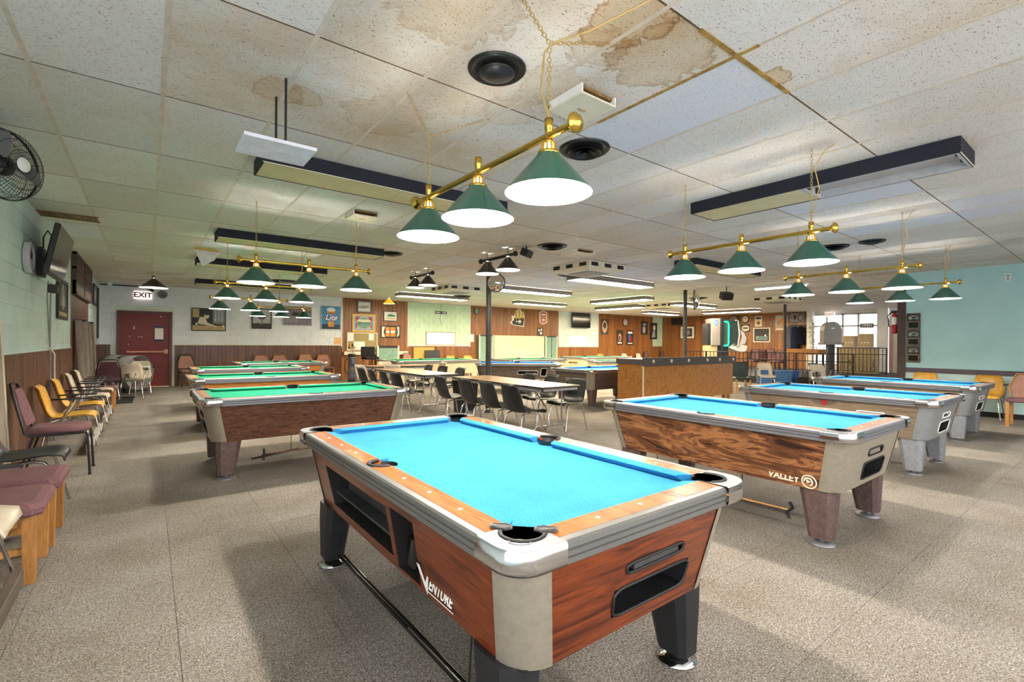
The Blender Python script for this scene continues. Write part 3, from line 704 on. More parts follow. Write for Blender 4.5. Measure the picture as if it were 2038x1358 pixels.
for lab, loc, rz, L, Wd in (('cream tournament pool table beside the golf bag and green board', (7.15, 13.7, 0), R9, 2.95, 1.6), ('cream pool table standing in front of the large white board', (10.55, 12.9, 0), R9, 2.45, 1.35),
                            ('cream pool table behind the dark one and the bar counter end', (12.75, 10.35, 0), R9 - radians(33), 2.6, 1.4), ('cream pool table farthest back, before the wall under the television', (15.1, 14.0, 0), R9, 2.9, 1.5)):
    pool_table(lab, loc, rz, L, Wd, 'cloth_dkgreen', 'cream_lam', 'cream_lam', 'cream_lam', 'cream_lam', 'cream_lam', group=ST, endholes=[(.3, .75, .45, .62)] if rz == R9 else [], end_dir=1, outline='tan', tray=False, bed_z=.77)

# ------------------------------------------------------------------ pendant lamps
def link_chain(g, p0, p1, n, w=.0085, r=.0022, m=0, segs=8):
    a, b_ = Vector(p0), Vector(p1); d = (b_ - a); L = d.length; d.normalize(); u = d.orthogonal().normalized(); v_ = d.cross(u)
    ln = L / n
    for i in range(n):
        c = a + d * (ln * (i + .5)); q = u if i % 2 else v_
        pts = [c + d * (ln * .62 * cos(2 * PI * k / segs)) + q * (w * sin(2 * PI * k / segs)) for k in range(segs)]
        g.tube(pts, r, 4, m, closed=True)
def pendant(label, loc, rz, up0, up1, cord=(), zb=2.25, sp=.555, n=24, brass=True, branch=None, group=None, dim=False):
    """bar lamp: loc is the point on the floor below the middle of the bar"""
    t = thing('pendant_lamp', label, 'lamp', (loc[0], loc[1], zb), rz, group)
    met = 'brass'
    cl = CEIL - zb - .003
    obj('bar', G().tube([(0, -.70, 0), (0, .70, 0)], .016, 10), met, t)
    for s in (-1, 1):
        obj('end_cap', G().lathe([(.001, s * .745), (.012, s * .742), (.03, s * .733), (.042, s * .72), (.042, s * .715), (.03, s * .706), (.026, s * .70), (.018, s * .69)], 16, (0, 0), 0, True, False, 'y'), met, t)
    for k in (-1, 0, 1):
        y = k * sp
        sh = obj('lamp_shade', G().lathe([(.046, -.078), (.19, -.245)], 28, (0, y), 0).lathe([(.188, -.2455), (.042, -.078)], 28, (0, y), 1).lathe([(.19, -.245), (.188, -.2455)], 28, (0, y), 1), ['enamel_green', 'shade_white'], t)
        g = G().lathe([(.012, .075), (.019, .074), (.019, .03), (.016, .026), (.017, -.018), (.024, -.022), (.026, -.03), (.022, -.035)], 14, (0, y), 0)
        for q in range(10):
            a = 2 * PI * q / 10; ca, sa = cos(a), sin(a)
            g.tube([(.027 * ca, y + .027 * sa, -.032), (.031 * ca, y + .031 * sa, -.066)], .0042, 5, 0)
        g.lathe([(.034, -.064), (.047, -.069), (.05, -.08), (.046, -.083), (.03, -.075)], 16, (0, y), 0)
        g.lathe([(.017, -.03), (.017, -.07)], 10, (0, y), 1)
        obj('lamp_neck', g, [met, 'paper'], sh)
        obj('bulb', G().sph((0, y, -.15), .038, 10, 6, 0, 1.1), 'bulb', sh)
    for i, (k, up) in enumerate(((-1, up0), (1, up1))):
        y = k * sp; g = G()
        if branch and branch[i]:
            mid, ends = branch[i]
            link_chain(g, (0, y, .075), mid, 16)
            for e in ends: link_chain(g, mid, e, 16)
        else:
            link_chain(g, (0, y, .075), (up[0], y + up[1], cl), n)
            e = (up[0], y + up[1], cl)
        obj('chain', g, 'brass_dull', t, stuff=True)
    for c_ in cord: obj('cord', G().tube(c_, .004, 5), 'brass_dull', t)
    return t
zb = 2.25; cl = CEIL - zb - .003
def L1(p): q = atz(*p, CEIL); return (q.x - 1.37, q.y - 2.11, cl)
PG = 'three-shade green and brass pool table lamps'
sp = .555
pendant('brass bar lamp with three green shades over the closest reddish pool table', (1.37, 2.11), 0, (0, 0), (0, 0), [[(0, -sp, .08), (-.03, -sp + .02, .2), (-.02, -sp + .01, .36), (.02, -sp, .41), (.12, -sp - .12, .44), (.3, -sp - .3, .55), (.45, -.95, cl)]],
        branch=[((0, -sp, .40), [L1((1205, 82)), L1((1018, -20))]), ((0, sp, .37), [L1((802, 187)), L1((958, 238))])], group=PG)
P0 = pendant('green three-shade lamp hanging over the table with the swirled wood side', (4.14, 2.14), 0, (0, 0), (0, 0), [[(0, -sp, .08), (.05, -sp, .2), (.07, -sp - .03, .35), (0, -sp - .02, .5), (.03, -sp - .08, .62), (.05, -sp - .14, cl)]], group=PG)
dup(P0, (6.93, 2.25, 2.27), 0, 'green three-shade lamp hanging over the table with the winged red badge', PG)
dup(P0, (9.72, 2.40, 2.33), 0, 'green three-shade lamp nearest to the teal wall', PG)
dup(P0, (1.50, 5.92, 2.24), R9, 'green three-shade lamp over the dark walnut pool table, left side', PG)
dup(P0, (1.55, 8.78, 2.27), R9, 'green three-shade lamp over the orange-sided pool table behind the walnut one', PG)
dup(P0, (1.72, 11.4, 2.24), R9, 'green three-shade lamp third in the row toward the fire exit wall', PG)
dup(P0, (2.80, 13.75, 2.23), R9, 'green three-shade lamp rearmost in the left row, before the wall posters', PG)
def small_pendant(label, loc, rz, zb):
    t = thing('pendant_lamp', label, 'lamp', (loc[0], loc[1], zb), rz, 'two-shade dark lamps over the folding tables')
    obj('bar', G().tube([(0, -.48, 0), (0, .48, 0)], .026, 10).sph((0, -.5, 0), .045).sph((0, .5, 0), .045), 'black', t)
    for k in (-.3, .3):
        s = obj('lamp_shade', G().lathe([(.03, -.03), (.2, -.24)], 24, (0, k), 0).lathe([(.198, -.241), (.03, -.035)], 24, (0, k), 1), ['enamel_black', 'shade_white'], t)
        obj('bulb', G().sph((0, k, -.15), .04), 'bulb_dim', s)
        g = G(); link_chain(g, (0, k, .03), (0, k, CEIL - zb - .003), 8); obj('chain', g, 'black', t, stuff=True)
    return t
small_pendant('dark two-shade hanging lamp beside the near black column', (4.7, 6.62), 0, 2.79)
small_pendant('dark two-shade hanging lamp over the farther brown folding table', (4.72, 9.48), 0, 2.80)
def cone_lamp(label, p, zt, r, h, mat, bulb, chain):
    t = thing('pendant_lamp', label, 'lamp', (p.x, p.y, zt))
    s = obj('lamp_shade', G().lathe([(.03, 0), (r, -h)], 24, (0, 0), 0).lathe([(r - .003, -h), (.03, -.01)], 24, (0, 0), 1), [mat, 'shade_white'], t)
    obj('bulb', G().sph((0, 0, -h * .7), .035), bulb, s)
    obj('finial', G().sph((0, 0, .03), .035), 'black' if mat != 'shade_yellow' else 'cream', t)
    obj('stem', G().tube([(0, 0, .04), (0, 0, CEIL - zt - .003)], .006, 6), chain, t)
cone_lamp('single dark cone lamp in front of the exit sign', Vector((.1, 14.0, 0)), 2.79, .28, .22, 'enamel_black', 'bulb_dim', 'brass_dull')
cone_lamp('small yellow cone lamp hanging by the wood-panelled wall', Vector((5.25, 12.5, 0)), 2.53, .16, .14, 'shade_yellow', 'bulb_yellow', 'cream')

# ------------------------------------------------------------------ ceiling fittings
def light_box(label, x0, x1, y0, y1, lit=False, along='x', openhalf=None, h=.125):
    cx_, cy_ = (x0 + x1) / 2, (y0 + y1) / 2
    t = thing('light_box', label, 'ceiling light', (cx_, cy_, CEIL - h), 0, 'long black-sided ceiling light boxes')
    a, b_ = (x1 - x0) / 2, (y1 - y0) / 2; w = .012; hh = h - .003
    g = G().box(-a, a, -b_, -b_ + w, 0, hh).box(-a, a, b_ - w, b_, 0, hh).box(-a, -a + w, -b_ + w, b_ - w, 0, hh).box(a - w, a, -b_ + w, b_ - w, 0, hh)
    obj('housing', g, 'grey_dome' if lit else 'housing_black', t)
    f = .02
    for s in (-1, 1):
        q = (-a + w, 0) if s < 0 else (0, a - w)
        r_ = (-b_ + w, b_ - w)
        if along == 'y': q, r_ = (-a + w, a - w), ((-b_ + w, 0) if s < 0 else (0, b_ - w))
        if openhalf == s:
            o = obj('reflector', G().box(q[0], q[1], r_[0], r_[1], .07, .08), 'reflector', t)
            g = G(); 
            g.box(q[0], q[0] + .02, r_[0], r_[1], 0, .07); g.box(q[1] - .02, q[1], r_[0], r_[1], 0, .07); g.box(q[0] + .02, q[1] - .02, r_[0], r_[0] + .02, 0, .07); g.box(q[0] + .02, q[1] - .02, r_[1] - .02, r_[1], 0, .07)
            obj('reflector_side', g, 'ltgrey', t)
            for xx in (.3, .7):
                X_ = q[0] + (q[1] - q[0]) * xx
                if xx == .3: obj('fluorescent_tube', G().tube([(X_, r_[0] + .05, .05), (X_, r_[1] - .05, .05)], .015, 10), 'white', t)
                obj('lamp_holder', G().box(X_ - .02, X_ + .02, r_[0] + .02, r_[0] + .045, .02, .07).box(X_ - .02, X_ + .02, r_[1] - .045, r_[1] - .02, .02, .07), 'charcoal', t)
        else:
            obj('diffuser', G().box(q[0] + .002, q[1] - .002, r_[0] + .002, r_[1] - .002, .004, .012), 'diff_lit' if lit else 'cream_diff', t)
    obj('trim', G().box(-a, a, -b_ - .001, -b_ + .004, -.002, .004).box(-a, a, b_ - .004, b_ + .001, -.002, .004), 'cream' if not lit else 'grey', t)
light_box('unlit cream-bottomed light box behind the square hanging board', .72, 3.14, 4.24, 4.66)
light_box('unlit black-sided light box over the walnut table, second on the left', .76, 3.15, 7.72, 8.16)
light_box('unlit black-sided light box under the drooping ceiling tile', .71, 3.06, 10.6, 11.05)
light_box('unlit light box farthest back on the left, before the fire exit wall', .95, 3.3, 14.4, 14.85)
light_box('unlit light box with its end half open, right of the ceiling', 4.74, 5.22, .82, 3.02, False, 'y', -1)
light_box('unlit black-sided light box behind the second green-shade lamp', 7.8, 10.2, 4.85, 5.3)
for lab, x0, x1, y0, y1, al in (('lit light box nearest, just below the ceiling air conditioner', 7.6, 10.2, 7.5, 7.98, 'x'), ('lit light box behind the near black column', 7.6, 10.15, 10.4, 10.85, 'x'), ('lit light box over the large white board', 10.7, 13.1, 13.7, 14.1, 'x'),
                                ('lit light box over the pale green wall panel', 6.2, 8.7, 13.9, 14.3, 'x'), ('lit light box running endwise in front of the wall television', 12.7, 13.2, 9.7, 12.1, 'y'), ('lit light box endwise in the far corner by the television', 15.3, 15.8, 12.0, 14.3, 'y'),
                                ('lit light box before the far mint wall strip', 18.6, 21.0, 13.9, 14.4, 'x'), ('lit light box behind the second black column', 15.4, 17.9, 10.2, 10.65, 'x'), ('lit light box over the golf game cabinet', 20.6, 21.1, 10.0, 12.5, 'y')):
    light_box(lab, x0, x1, y0, y1, True, al)
t = thing('tube_light', 'bare fluorescent tube light behind the right green lamps', 'ceiling light', (13.0, 5.7, CEIL - .09))
obj('body', G().box(-.08, .08, -.65, .65, .03, .087), 'white', t); obj('fluorescent_tube', G().tube([(0, -.62, .01), (0, .62, .01)], .018, 10), 'tube_lit', t)
def diffuser_round(label, p, r, kind):
    t = thing('air_diffuser', label, 'air vent', (p.x, p.y, CEIL - .06), 0, 'round black ceiling air vents')
    obj('outer_ring', G().lathe([(r, .057), (r, .05), (r * .93, .038), (r * .74, .052), (r * .72, .058)], 32, (0, 0), 0), 'vent_black', t)
    if kind == 0: obj('dome', G().lathe([(r * .62, .03), (r * .6, .022), (r * .3, .004), (.001, 0)], 32, (0, 0), 0).lathe([(r * .62, .03), (.001, .034)], 32, (0, 0), 0), 'vent_black', t)
    else:
        for k in (.68, .45, .24): obj('vane_ring', G().lathe([(r * k, .0 + .02 * k), (r * (k - .02), .012), (r * (k - .2), .05)], 28, (0, 0), 0).lathe([(r * (k - .2), .051), (r * k, .02 * k + .003)], 28, (0, 0), 0), 'vent_black', t)
    obj('duct', G().lathe([(r * .72, .056), (.001, .056)], 24, (0, 0), 0), 'dark_inside', t)
diffuser_round('dome-centred black round ceiling vent close above the viewer', atz(980, 136, CEIL), .165, 0)
diffuser_round('ringed black round ceiling vent beside the nearest green shade', atz(1157, 293, CEIL), .2, 1)
diffuser_round('ringed black round ceiling vent by the two-shade dark lamp', atz(1096, 488, CEIL), .24, 1)
diffuser_round('small dome-centred black vent at the end of the second left light box', atz(776, 508, CEIL), .2, 0)
diffuser_round('ringed black round vent right of the second green lamp', atz(1655, 480, CEIL), .22, 1)
diffuser_round('black round vent with hanging damper near the teal wall', atz(1732, 468, CEIL), .17, 0)
diffuser_round('black round vent over the left lamps near the poster wall', atz(564, 567, CEIL), .36, 0)
diffuser_round('black round vent behind the far air conditioner on the left', atz(918, 591, CEIL), .3, 0)
diffuser_round('black round vent just below the near air conditioner', atz(1128, 545, CEIL), .24, 0)
diffuser_round('black round vent behind the second column mirror', atz(1388, 587, CEIL), .3, 0)
for lab, p, a, rz in (('white square air deflector beside the brass lamp end', (1150, 196), .15, .0), ('white square air deflector before the upper left light box', (716, 430), .15, 0), ('white square air deflector in front of the near air conditioner', (1146, 498), .2, 0)):
    q = atz(*p, CEIL); t = thing('air_deflector', lab, 'air vent', (q.x, q.y, CEIL - .065), 0, 'white square air deflectors')
    obj('plate', G().box(-a, a, -a, a, 0, .012), 'cream', t); obj('side_wall', G().box(-a, -a + .01, -a, a, .012, .062).box(a - .01, a, -a, a, .012, .062).box(-a, a, a - .01, a, .012, .062), 'paper', t)
    obj('backing', G().box(-a + .012, a - .012, -a + .02, a - .012, .045, .062), 'rust', t); obj('screw_cover', G().box(-.03, .03, -.012, .012, -.003, 0), 'tan', t)
def cassette(label, p, s):
    q = atz(*p, CEIL); t = thing('air_conditioner', label, 'air conditioner', (q.x, q.y, CEIL - .16), 0, 'boxy ceiling air conditioners')
    g = G().loft([[(-s * .8, -s * .8, 0), (s * .8, -s * .8, 0), (s * .8, s * .8, 0), (-s * .8, s * .8, 0)], [(-s, -s, .05), (s, -s, .05), (s, s, .05), (-s, s, .05)], [(-s, -s, .157), (s, -s, .157), (s, s, .157), (-s, s, .157)]])
    obj('casing', g, 'cream', t); obj('intake_grille', G().box(-s * .55, s * .55, -s * .55, s * .55, -.012, .002), 'grey', t)
    for k in (-.7, 0, .7):
        obj('outlet', G().box(-s - .004, -s, k * s - .09, k * s + .09, .065, .135), 'black', t); obj('outlet', G().box(k * s - .09, k * s + .09, -s - .004, -s, .065, .135), 'black', t)
cassette('cream ceiling air conditioner above the first lit light box', (1168, 527), .52)
cassette('cream ceiling air conditioner before the pale green wall panel', (906, 574), .52)
cassette('cream ceiling air conditioner far back near the black column mirror', (1320, 601), .5)
cassette('cream ceiling air conditioner between the right lamps and golf game', (1545, 584), .55)
t = thing('hanging_board', 'square white board hung from the ceiling on two rods', 'ceiling board', (.62, 3.2, 2.51))
obj('board', G().box(-.2, .19, -.16, .16, 0, .02), 'board_white', t)
for dy in (-.13, .14): obj('rod', G().tube([(.02, dy, .02), (.02, dy, CEIL - 2.513)], .007, 8), 'black', t)
a, b_, c = atz(384, 506, CEIL), atz(436, 512, CEIL), atz(402, 498, CEIL)
t = thing('drooping_tile', 'ceiling tile hanging down at one corner over the left lamps', 'ceiling tile', (a.x, a.y, CEIL - .02))
obj('sheet', G().add([(0, 0, .012), (b_.x - a.x, b_.y - a.y, .012), (.32, .30, -.10), (.12, .05, -.26)], [(0, 1, 2, 3), (3, 2, 1, 0)]), 'board_white', t)
obj('gap_liner', G().add([(0, 0, .014), (b_.x - a.x, b_.y - a.y, .014), (.28, -.25, .016), (.02, -.3, .016)], [(0, 1, 2, 3), (3, 2, 1, 0)]), 'yellow_osb', t)
t = thing('return_grille', 'tan perforated air return grille in the ceiling by the left wall', 'air vent', (-.78, 8.2, CEIL - .012))
g = G(); g.box(-.3, .27, -.17, -.15, 0, .009); g.box(-.3, .27, .15, .17, 0, .009); obj('frame', g, 'rust', t)
g = G()
for k in range(28): g.box(-.3 + k * .0203, -.29 + k * .0203, -.15, .15, .001, .008)
obj('louvre', g, 'rust', t, stuff=True)

# ------------------------------------------------------------------ chairs, stools, tables
def shell_mesh(hole=False):
    prof = [(.245, .405, .195), (.225, .432, .21), (.16, .445, .22), (.06, .440, .222), (-.05, .428, .222), (-.13, .43, .22), (-.185, .462, .215), (-.215, .525, .212), (-.235, .60, .208), (-.258, .68, .20), (-.28, .76, .185), (-.293, .81, .15)]
    nt = 9; top = []; bot = []
    for i, (x, z, hw) in enumerate(prof):
        a, b_ = prof[max(i - 1, 0)], prof[min(i + 1, len(prof) - 1)]
        tx, tz = b_[0] - a[0], b_[1] - a[1]; l = sqrt(tx * tx + tz * tz); nx, nz = tz / l, -tx / l   # normal toward the sitter
        if nz < 0 and i < 5: nx, nz = -nx, -nz
        if i >= 5 and nx < 0: nx, nz = -nx, -nz
        for k in range(nt):
            t = -1 + 2 * k / (nt - 1); c = .035 * t * t * (1 if 0 < i < 11 else .4) * (1.4 if i > 5 else .8)
            top.append((x + nx * c, t * hw, z + nz * c)); bot.append((x + nx * (c - .009), t * hw, z + nz * (c - .009)))
    n = len(prof); g = G(); vs = top + bot; o = len(top); fs = []
    keep = lambda i, k: not (hole and 6 <= i <= 7 and 2 <= k <= 5)
    for i in range(n - 1):
        for k in range(nt - 1):
            if not keep(i, k): continue
            q = (i * nt + k, i * nt + k + 1, (i + 1) * nt + k + 1, (i + 1) * nt + k); fs.append(q[::-1]); fs.append(tuple(x + o for x in q))
    ed = [(0, k) for k in range(nt)] + [(i, nt - 1) for i in range(1, n)] + [(n - 1, k) for k in range(nt - 2, -1, -1)] + [(i, 0) for i in range(n - 2, 0, -1)]
    for a in range(len(ed)):
        p = ed[a][0] * nt + ed[a][1]; q = ed[(a + 1) % len(ed)]; q = q[0] * nt + q[1]; fs.append((p, q, q + o, p + o))
    if hole:
        ring = [(6, k) for k in range(2, 6)] + [(i, 6) for i in (6, 7)] + [(8, k) for k in range(6, 2, -1)] + [(8, 2), (7, 2)]
        for a in range(len(ring)):
            p = ring[a][0] * nt + ring[a][1]; q = ring[(a + 1) % len(ring)]; q = q[0] * nt + q[1]; fs.append((p, q, q + o, p + o))
    g.add(vs, fs, 0, True); return g
SHELL = {}
def shell_chair(label, loc, rz, mat, hole=False, arms=False, group=None, name='shell_chair'):
    t = thing(name, label, 'chair', loc, rz, group)
    k = (hole, mat)
    if k not in SHELL: SHELL[k] = shell_mesh(hole).mesh('seat_shell', [mat])
    obj('seat_shell', SHELL[k], None, t)
    key = 'legs'
    if key not in SHELL:
        SHELL['front'] = [G().tube([(.235, s * .215, .012), (.155, s * .175, .37), (.13, s * .168, .402), (.08, s * .16, .415), (.0, s * .155, .412)], .0115, 8).cyl((.236, s * .215), .015, 0, .02, 8).mesh('leg', ['chrome']) for s in (-1, 1)]
        SHELL['rear'] = [G().tube([(-.235, s * .215, .012), (-.165, s * .175, .36), (-.14, s * .168, .395), (-.09, s * .16, .41), (.0, s * .155, .412)], .0115, 8).cyl((-.236, s * .215), .015, 0, .02, 8).mesh('leg', ['chrome']) for s in (-1, 1)]
        SHELL['bar'] = G().tube([(.06, -.16, .408), (.06, .16, .408)], .009, 6).mesh('cross_bar', ['chrome'])
        SHELL[key] = 1
    for i in (0, 1): obj('leg', SHELL['front'][i], None, t); obj('leg', SHELL['rear'][i], None, t)
    obj('cross_bar', SHELL['bar'], None, t)
    if arms:
        if 'arm' not in SHELL:
            SHELL['arm'] = [G().loft([[(x, s * (y - w), .655), (x, s * (y + w), .655), (x, s * (y + w), .672), (x, s * (y - w), .672)][::s] for x, y, w in ((-.13, .265, .012), (-.05, .27, .03), (.1, .27, .034), (.2, .27, .028), (.235, .27, .012))]).mesh('armrest', ['arm_black']) for s in (-1, 1)]
            SHELL['strut'] = [G().tube([(-.10, s * .2, .30), (.02, s * .262, .56), (.05, s * .268, .655)], .0105, 8).tube([(-.06, s * .2, .40), (.1, s * .26, .60), (.12, s * .268, .655)], .0085, 6).mesh('arm_strut', ['chrome']) for s in (-1, 1)]
        for i in (0, 1): obj('armrest', SHELL['arm'][i], None, t); obj('arm_strut', SHELL['strut'][i], None, t)
    return t
def banquet_chair(label, loc, rz, fab='mauve', group=None):
    t = thing('banquet_chair', label, 'chair', loc, rz, group)
    g = G(); rings = []
    for z, k in ((.43, .9), (.445, 1), (.475, 1), (.495, .93), (.502, .8)):
        rings.append([(.0 + .225 * k * (1 if abs(c) < 2 else 1) * cx, .205 * k * cy, z) for c, cx, cy in ((0, -.95, -1), (0, .7, -1), (0, 1.05, -.62), (0, 1.05, .62), (0, .7, 1), (0, -.95, 1), (0, -1, .8), (0, -1, -.8))])
    g.loft(rings, 0, True); obj('seat', g, fab, t)
    g = G(); rings = []
    for f_, x, z, hw in ((0, -.225, .53, .20), (.5, -.27, .70, .185), (1, -.315, .875, .13)):
        rings.append([(x - .02, -hw, z), (x + .015, -hw, z + .004), (x + .03, -hw * .8, z + .004), (x + .03, hw * .8, z + .004), (x + .015, hw, z + .004), (x - .02, hw, z)])
    g.loft(rings, 0, False); obj('backrest', g, fab, t)
    fr = []
    for s in (-1, 1):
        obj('leg', G().tube([(.21, s * .19, .43), (.225, s * .19, .40), (.245, s * .195, .01)], .011, 8).cyl((.245, s * .195), .015, 0, .02, 8), 'black', t)
        obj('leg', G().tube([(-.16, s * .19, .43), (-.28, s * .2, .01)], .011, 8).cyl((-.28, s * .2), .015, 0, .02, 8), 'black', t)
        obj('seat_rail', G().tube([(.2, s * .195, .425), (-.19, s * .2, .425), (-.225, s * .205, .46), (-.235, s * .206, .53)], .011, 8), 'black', t)
    obj('back_frame', G().tube([(-.235, -.21, .52), (-.28, -.195, .72), (-.325, -.145, .90), (-.333, -.11, .925), (-.333, .11, .925), (-.325, .145, .90), (-.28, .195, .72), (-.235, .21, .52)], .012, 8), 'black', t)
    return t
def oak_stool(label, loc, rz, a=.235, w=.2, h=.375):
    t = thing('stool', label, 'stool', loc, rz, 'oak stools with mauve seats')
    g = G(); rings = []
    for z, k in ((h, .97), (h + .012, 1.0), (h + .04, 1.0), (h + .065, .95), (h + .075, .85)):
        rings.append([(sx * (a + .035) * k, sy * (w + .035) * k, z) for sx, sy in ((-1, -.85), (-.85, -1), (.85, -1), (1, -.85), (1, .85), (.85, 1), (-.85, 1), (-1, .85))])
    g.loft(rings, 0, False); obj('seat', g, 'mauve', t)
    for sx in (-1, 1):
        for sy in (-1, 1):
            x, y = sx * (a - .022), sy * (w - .022); obj('leg', G().loft([[(x - .024, y - .03, 0), (x + .024, y - .03, 0), (x + .024, y + .03, 0), (x - .024, y + .03, 0)], [(x - .03, y - .034, h), (x + .03, y - .034, h), (x + .03, y + .034, h), (x - .03, y + .034, h)]]), 'oak_leg', t)
        obj('apron', G().box(sx * (a - .022) - .012, sx * (a - .022) + .012, -w + .055, w - .055, h - .06, h - .002), 'oak_leg', t)
        obj('apron', G().box(-a + .05, a - .05, sx * (w - .022) - .012, sx * (w - .022) + .012, h - .06, h - .002), 'oak_leg', t)
        obj('stretcher', G().box(-a + .04, a - .04, sx * (w - .022) - .011, sx * (w - .022) + .011, .16, .195), 'oak_leg', t)
    obj('stretcher', G().box(-.012, .012, -w + .034, w - .034, .16, .195), 'oak_leg', t)
    return t
def wood_chair(label, loc, rz, group='wooden chairs with mauve pads'):
    t = thing('wooden_chair', label, 'chair', loc, rz, group)
    obj('seat', G().box(-.22, .24, -.23, .23, .42, .48, 0, .02), 'mauve', t)
    for sy in (-1, 1):
        obj('leg', G().box(.18, .225, sy * .2 - .022, sy * .2 + .022, 0, .43), 'oak_leg', t)
        obj('leg', G().loft([[(-.26, sy * .2 - .02, 0), (-.22, sy * .2 - .02, 0), (-.22, sy * .2 + .02, 0), (-.26, sy * .2 + .02, 0)], [(-.24, sy * .2 - .02, .45), (-.2, sy * .2 - .02, .45), (-.2, sy * .2 + .02, .45), (-.24, sy * .2 + .02, .45)]]), 'oak_leg', t)
        obj('seat_rail', G().box(-.2, .2, sy * .2 - .015, sy * .2 + .015, .36, .42), 'oak_leg', t)
    q = [(-.2, .45), (-.235, .66), (-.15, .88), (.15, .88), (.235, .66), (.2, .45)]
    g = G().tube([(-.22 - (z - .45) * .2, y, z) for y, z in q], .018, 6, 0, closed=True, sm=False); obj('back_frame', g, 'oak_leg', t)
    g = G(); P = [(-.215 - (z - .45) * .2, y * .9, .45 + (z - .45) * .93 + .02) for y, z in q]; g.add(P, [tuple(range(6)), ], 0); g.add([(x - .015, y, z) for x, y, z in P], [tuple(range(6))[::-1]], 0); obj('back_pad', g, 'pinkseat', t)
    return t
AG = 'shell chairs with flat black arms along the left wall'
shell_chair('cream shell chair with black arms, mostly cut off at the lower left', (-.785, 3.46, 0), 0, 'shell_cream', False, True, AG)
oak_stool('oak stool with mauve seat, the nearer of the two at the left edge', (-.77, 3.96, 0), 0, .275, .225)
oak_stool('oak stool with mauve seat, beside the black shell chair', (-.76, 4.55, 0), 0, .275, .225)
shell_chair('black shell chair with chrome legs against the left wall', (-.76, 5.29, 0), 0, 'shell_black', False, False)
banquet_chair('maroon padded chair with black frame between black and yellow wall chairs', (-.70, 6.6, 0), 0, 'mauve')
shell_chair('yellow shell chair with black arms, next to the maroon chair', (-.745, 7.8, 0), 0, 'shell_yellow', False, True, AG)
shell_chair('yellow shell chair with black arms, between yellow and cream neighbours', (-.745, 8.98, 0), 0, 'shell_yellow', False, True, AG)
shell_chair('cream shell chair with black arms, right behind the yellow pair', (-.745, 10.3, 0), 0, 'shell_cream', False, True, AG)
shell_chair('cream shell chair with black arms, next to the farthest oak stool', (-.745, 11.4, 0), 0, 'shell_cream', False, True, AG)
oak_stool('oak stool with mauve seat at the far end of the wall chairs', (-.72, 12.2, 0), 0, .22, .22)
for lab, y0, y1 in (('wooden skid board under the front feet of the yellow chairs', 7.45, 9.3), ('wooden skid board under the front feet of the cream chairs', 9.9, 11.7), ('grey-brown skid board at the foot of the cut-off cream chair', 2.9, 3.62)):
    tag(obj('skid_board', G().box(-.585 + .02, -.54 + .02, y0, y1, .045, .13, 0, .004).box(-.56, -.535, y0 + .02, y0 + .06, 0, .05).box(-.56, -.535, y1 - .06, y1 - .02, 0, .05), 'board_grey' if y0 > 4 else 'dark_lam'), lab, 'board', 'skid boards')
# near the fire exit
def folding_table(label, loc, rz, L, Wd, top, edge, h=.74, legs=True, name='folding_table', r=.04):
    t = thing(name, label, 'table', loc, rz, 'tables')
    pts = []
    for sx, sy, a0 in ((1, 1, 0), (-1, 1, 90), (-1, -1, 180), (1, -1, 270)):
        for q in range(5):
            a = radians(a0 + q * 22.5); pts.append((sx * (Wd / 2 - r) + r * cos(a), sy * (L / 2 - r) + r * sin(a)))
    g = G().prism(pts, h - .022, h, 1); g.add([(x * .985, y * .995, h + .0008) for x, y in pts], [tuple(range(len(pts)))], 0)
    obj('tabletop', g, [top, edge], t)
    i = .03; g = G()
    obj('apron', g.box(-Wd / 2 + i, Wd / 2 - i, -L / 2 + i, -L / 2 + i + .015, h - .065, h - .022).box(-Wd / 2 + i, Wd / 2 - i, L / 2 - i - .015, L / 2 - i, h - .065, h - .022).box(-Wd / 2 + i, -Wd / 2 + i + .015, -L / 2 + i, L / 2 - i, h - .065, h - .022).box(Wd / 2 - i - .015, Wd / 2 - i, -L / 2 + i, L / 2 - i, h - .065, h - .022), 'grey', t)
    for s in (-1, 1):
        y = s * (L / 2 - .28)
        for sx in (-1, 1):
            x = sx * (Wd / 2 - .13)
            obj('leg', G().tube([(x, y, h - .03), (x, y, .13), (x + sx * .05, y, .10), (x + sx * .09, y, .02)], .013, 8).cyl((x + sx * .09, y), .017, 0, .025, 8), 'chrome', t)
        obj('leg_brace', G().tube([(-Wd / 2 + .13, y, .14), (Wd / 2 - .13, y, .14)], .011, 8), 'chrome', t)
        obj('leg_brace', G().tube([(0, y, .14), (0, y - s * .02, .35), (0, y - s * .4, h - .05)], .010, 8), 'chrome', t)
    return t
folding_table('white folding table with metal legs near the maroon fire door', (-.5, 14.45, 0), R9, 1.1, .6, 'white', 'white', .72)
shell_chair('cream shell chair with cut-out back at the white table, nearer the aisle', (-.29, 13.98, 0), R9, 'shell_cream', True, True)
shell_chair('cream shell chair behind the maroon chair at the white table', (-.76, 15.0, 0), -R9, 'shell_cream', True, True)
shell_chair('cream shell chair beyond the white table, backed by the drum fans', (-.14, 15.12, 0), -R9, 'shell_cream', False, True)
banquet_chair('dark maroon padded chair seen from behind at the white table', (-.66, 13.6, 0), R9, 'mauve_dk')
banquet_chair('maroon padded chair against the wall panelling right of the fire door', (.93, 16.75, 0), -R9 + .15, 'pinkseat')
tag(obj('door_mat', G().box(-1.02, -.25, 13.05, 14.5, 0, .012, 0, .004), 'black_fabric'), 'dark floor mat under the white table chairs', 'mat')
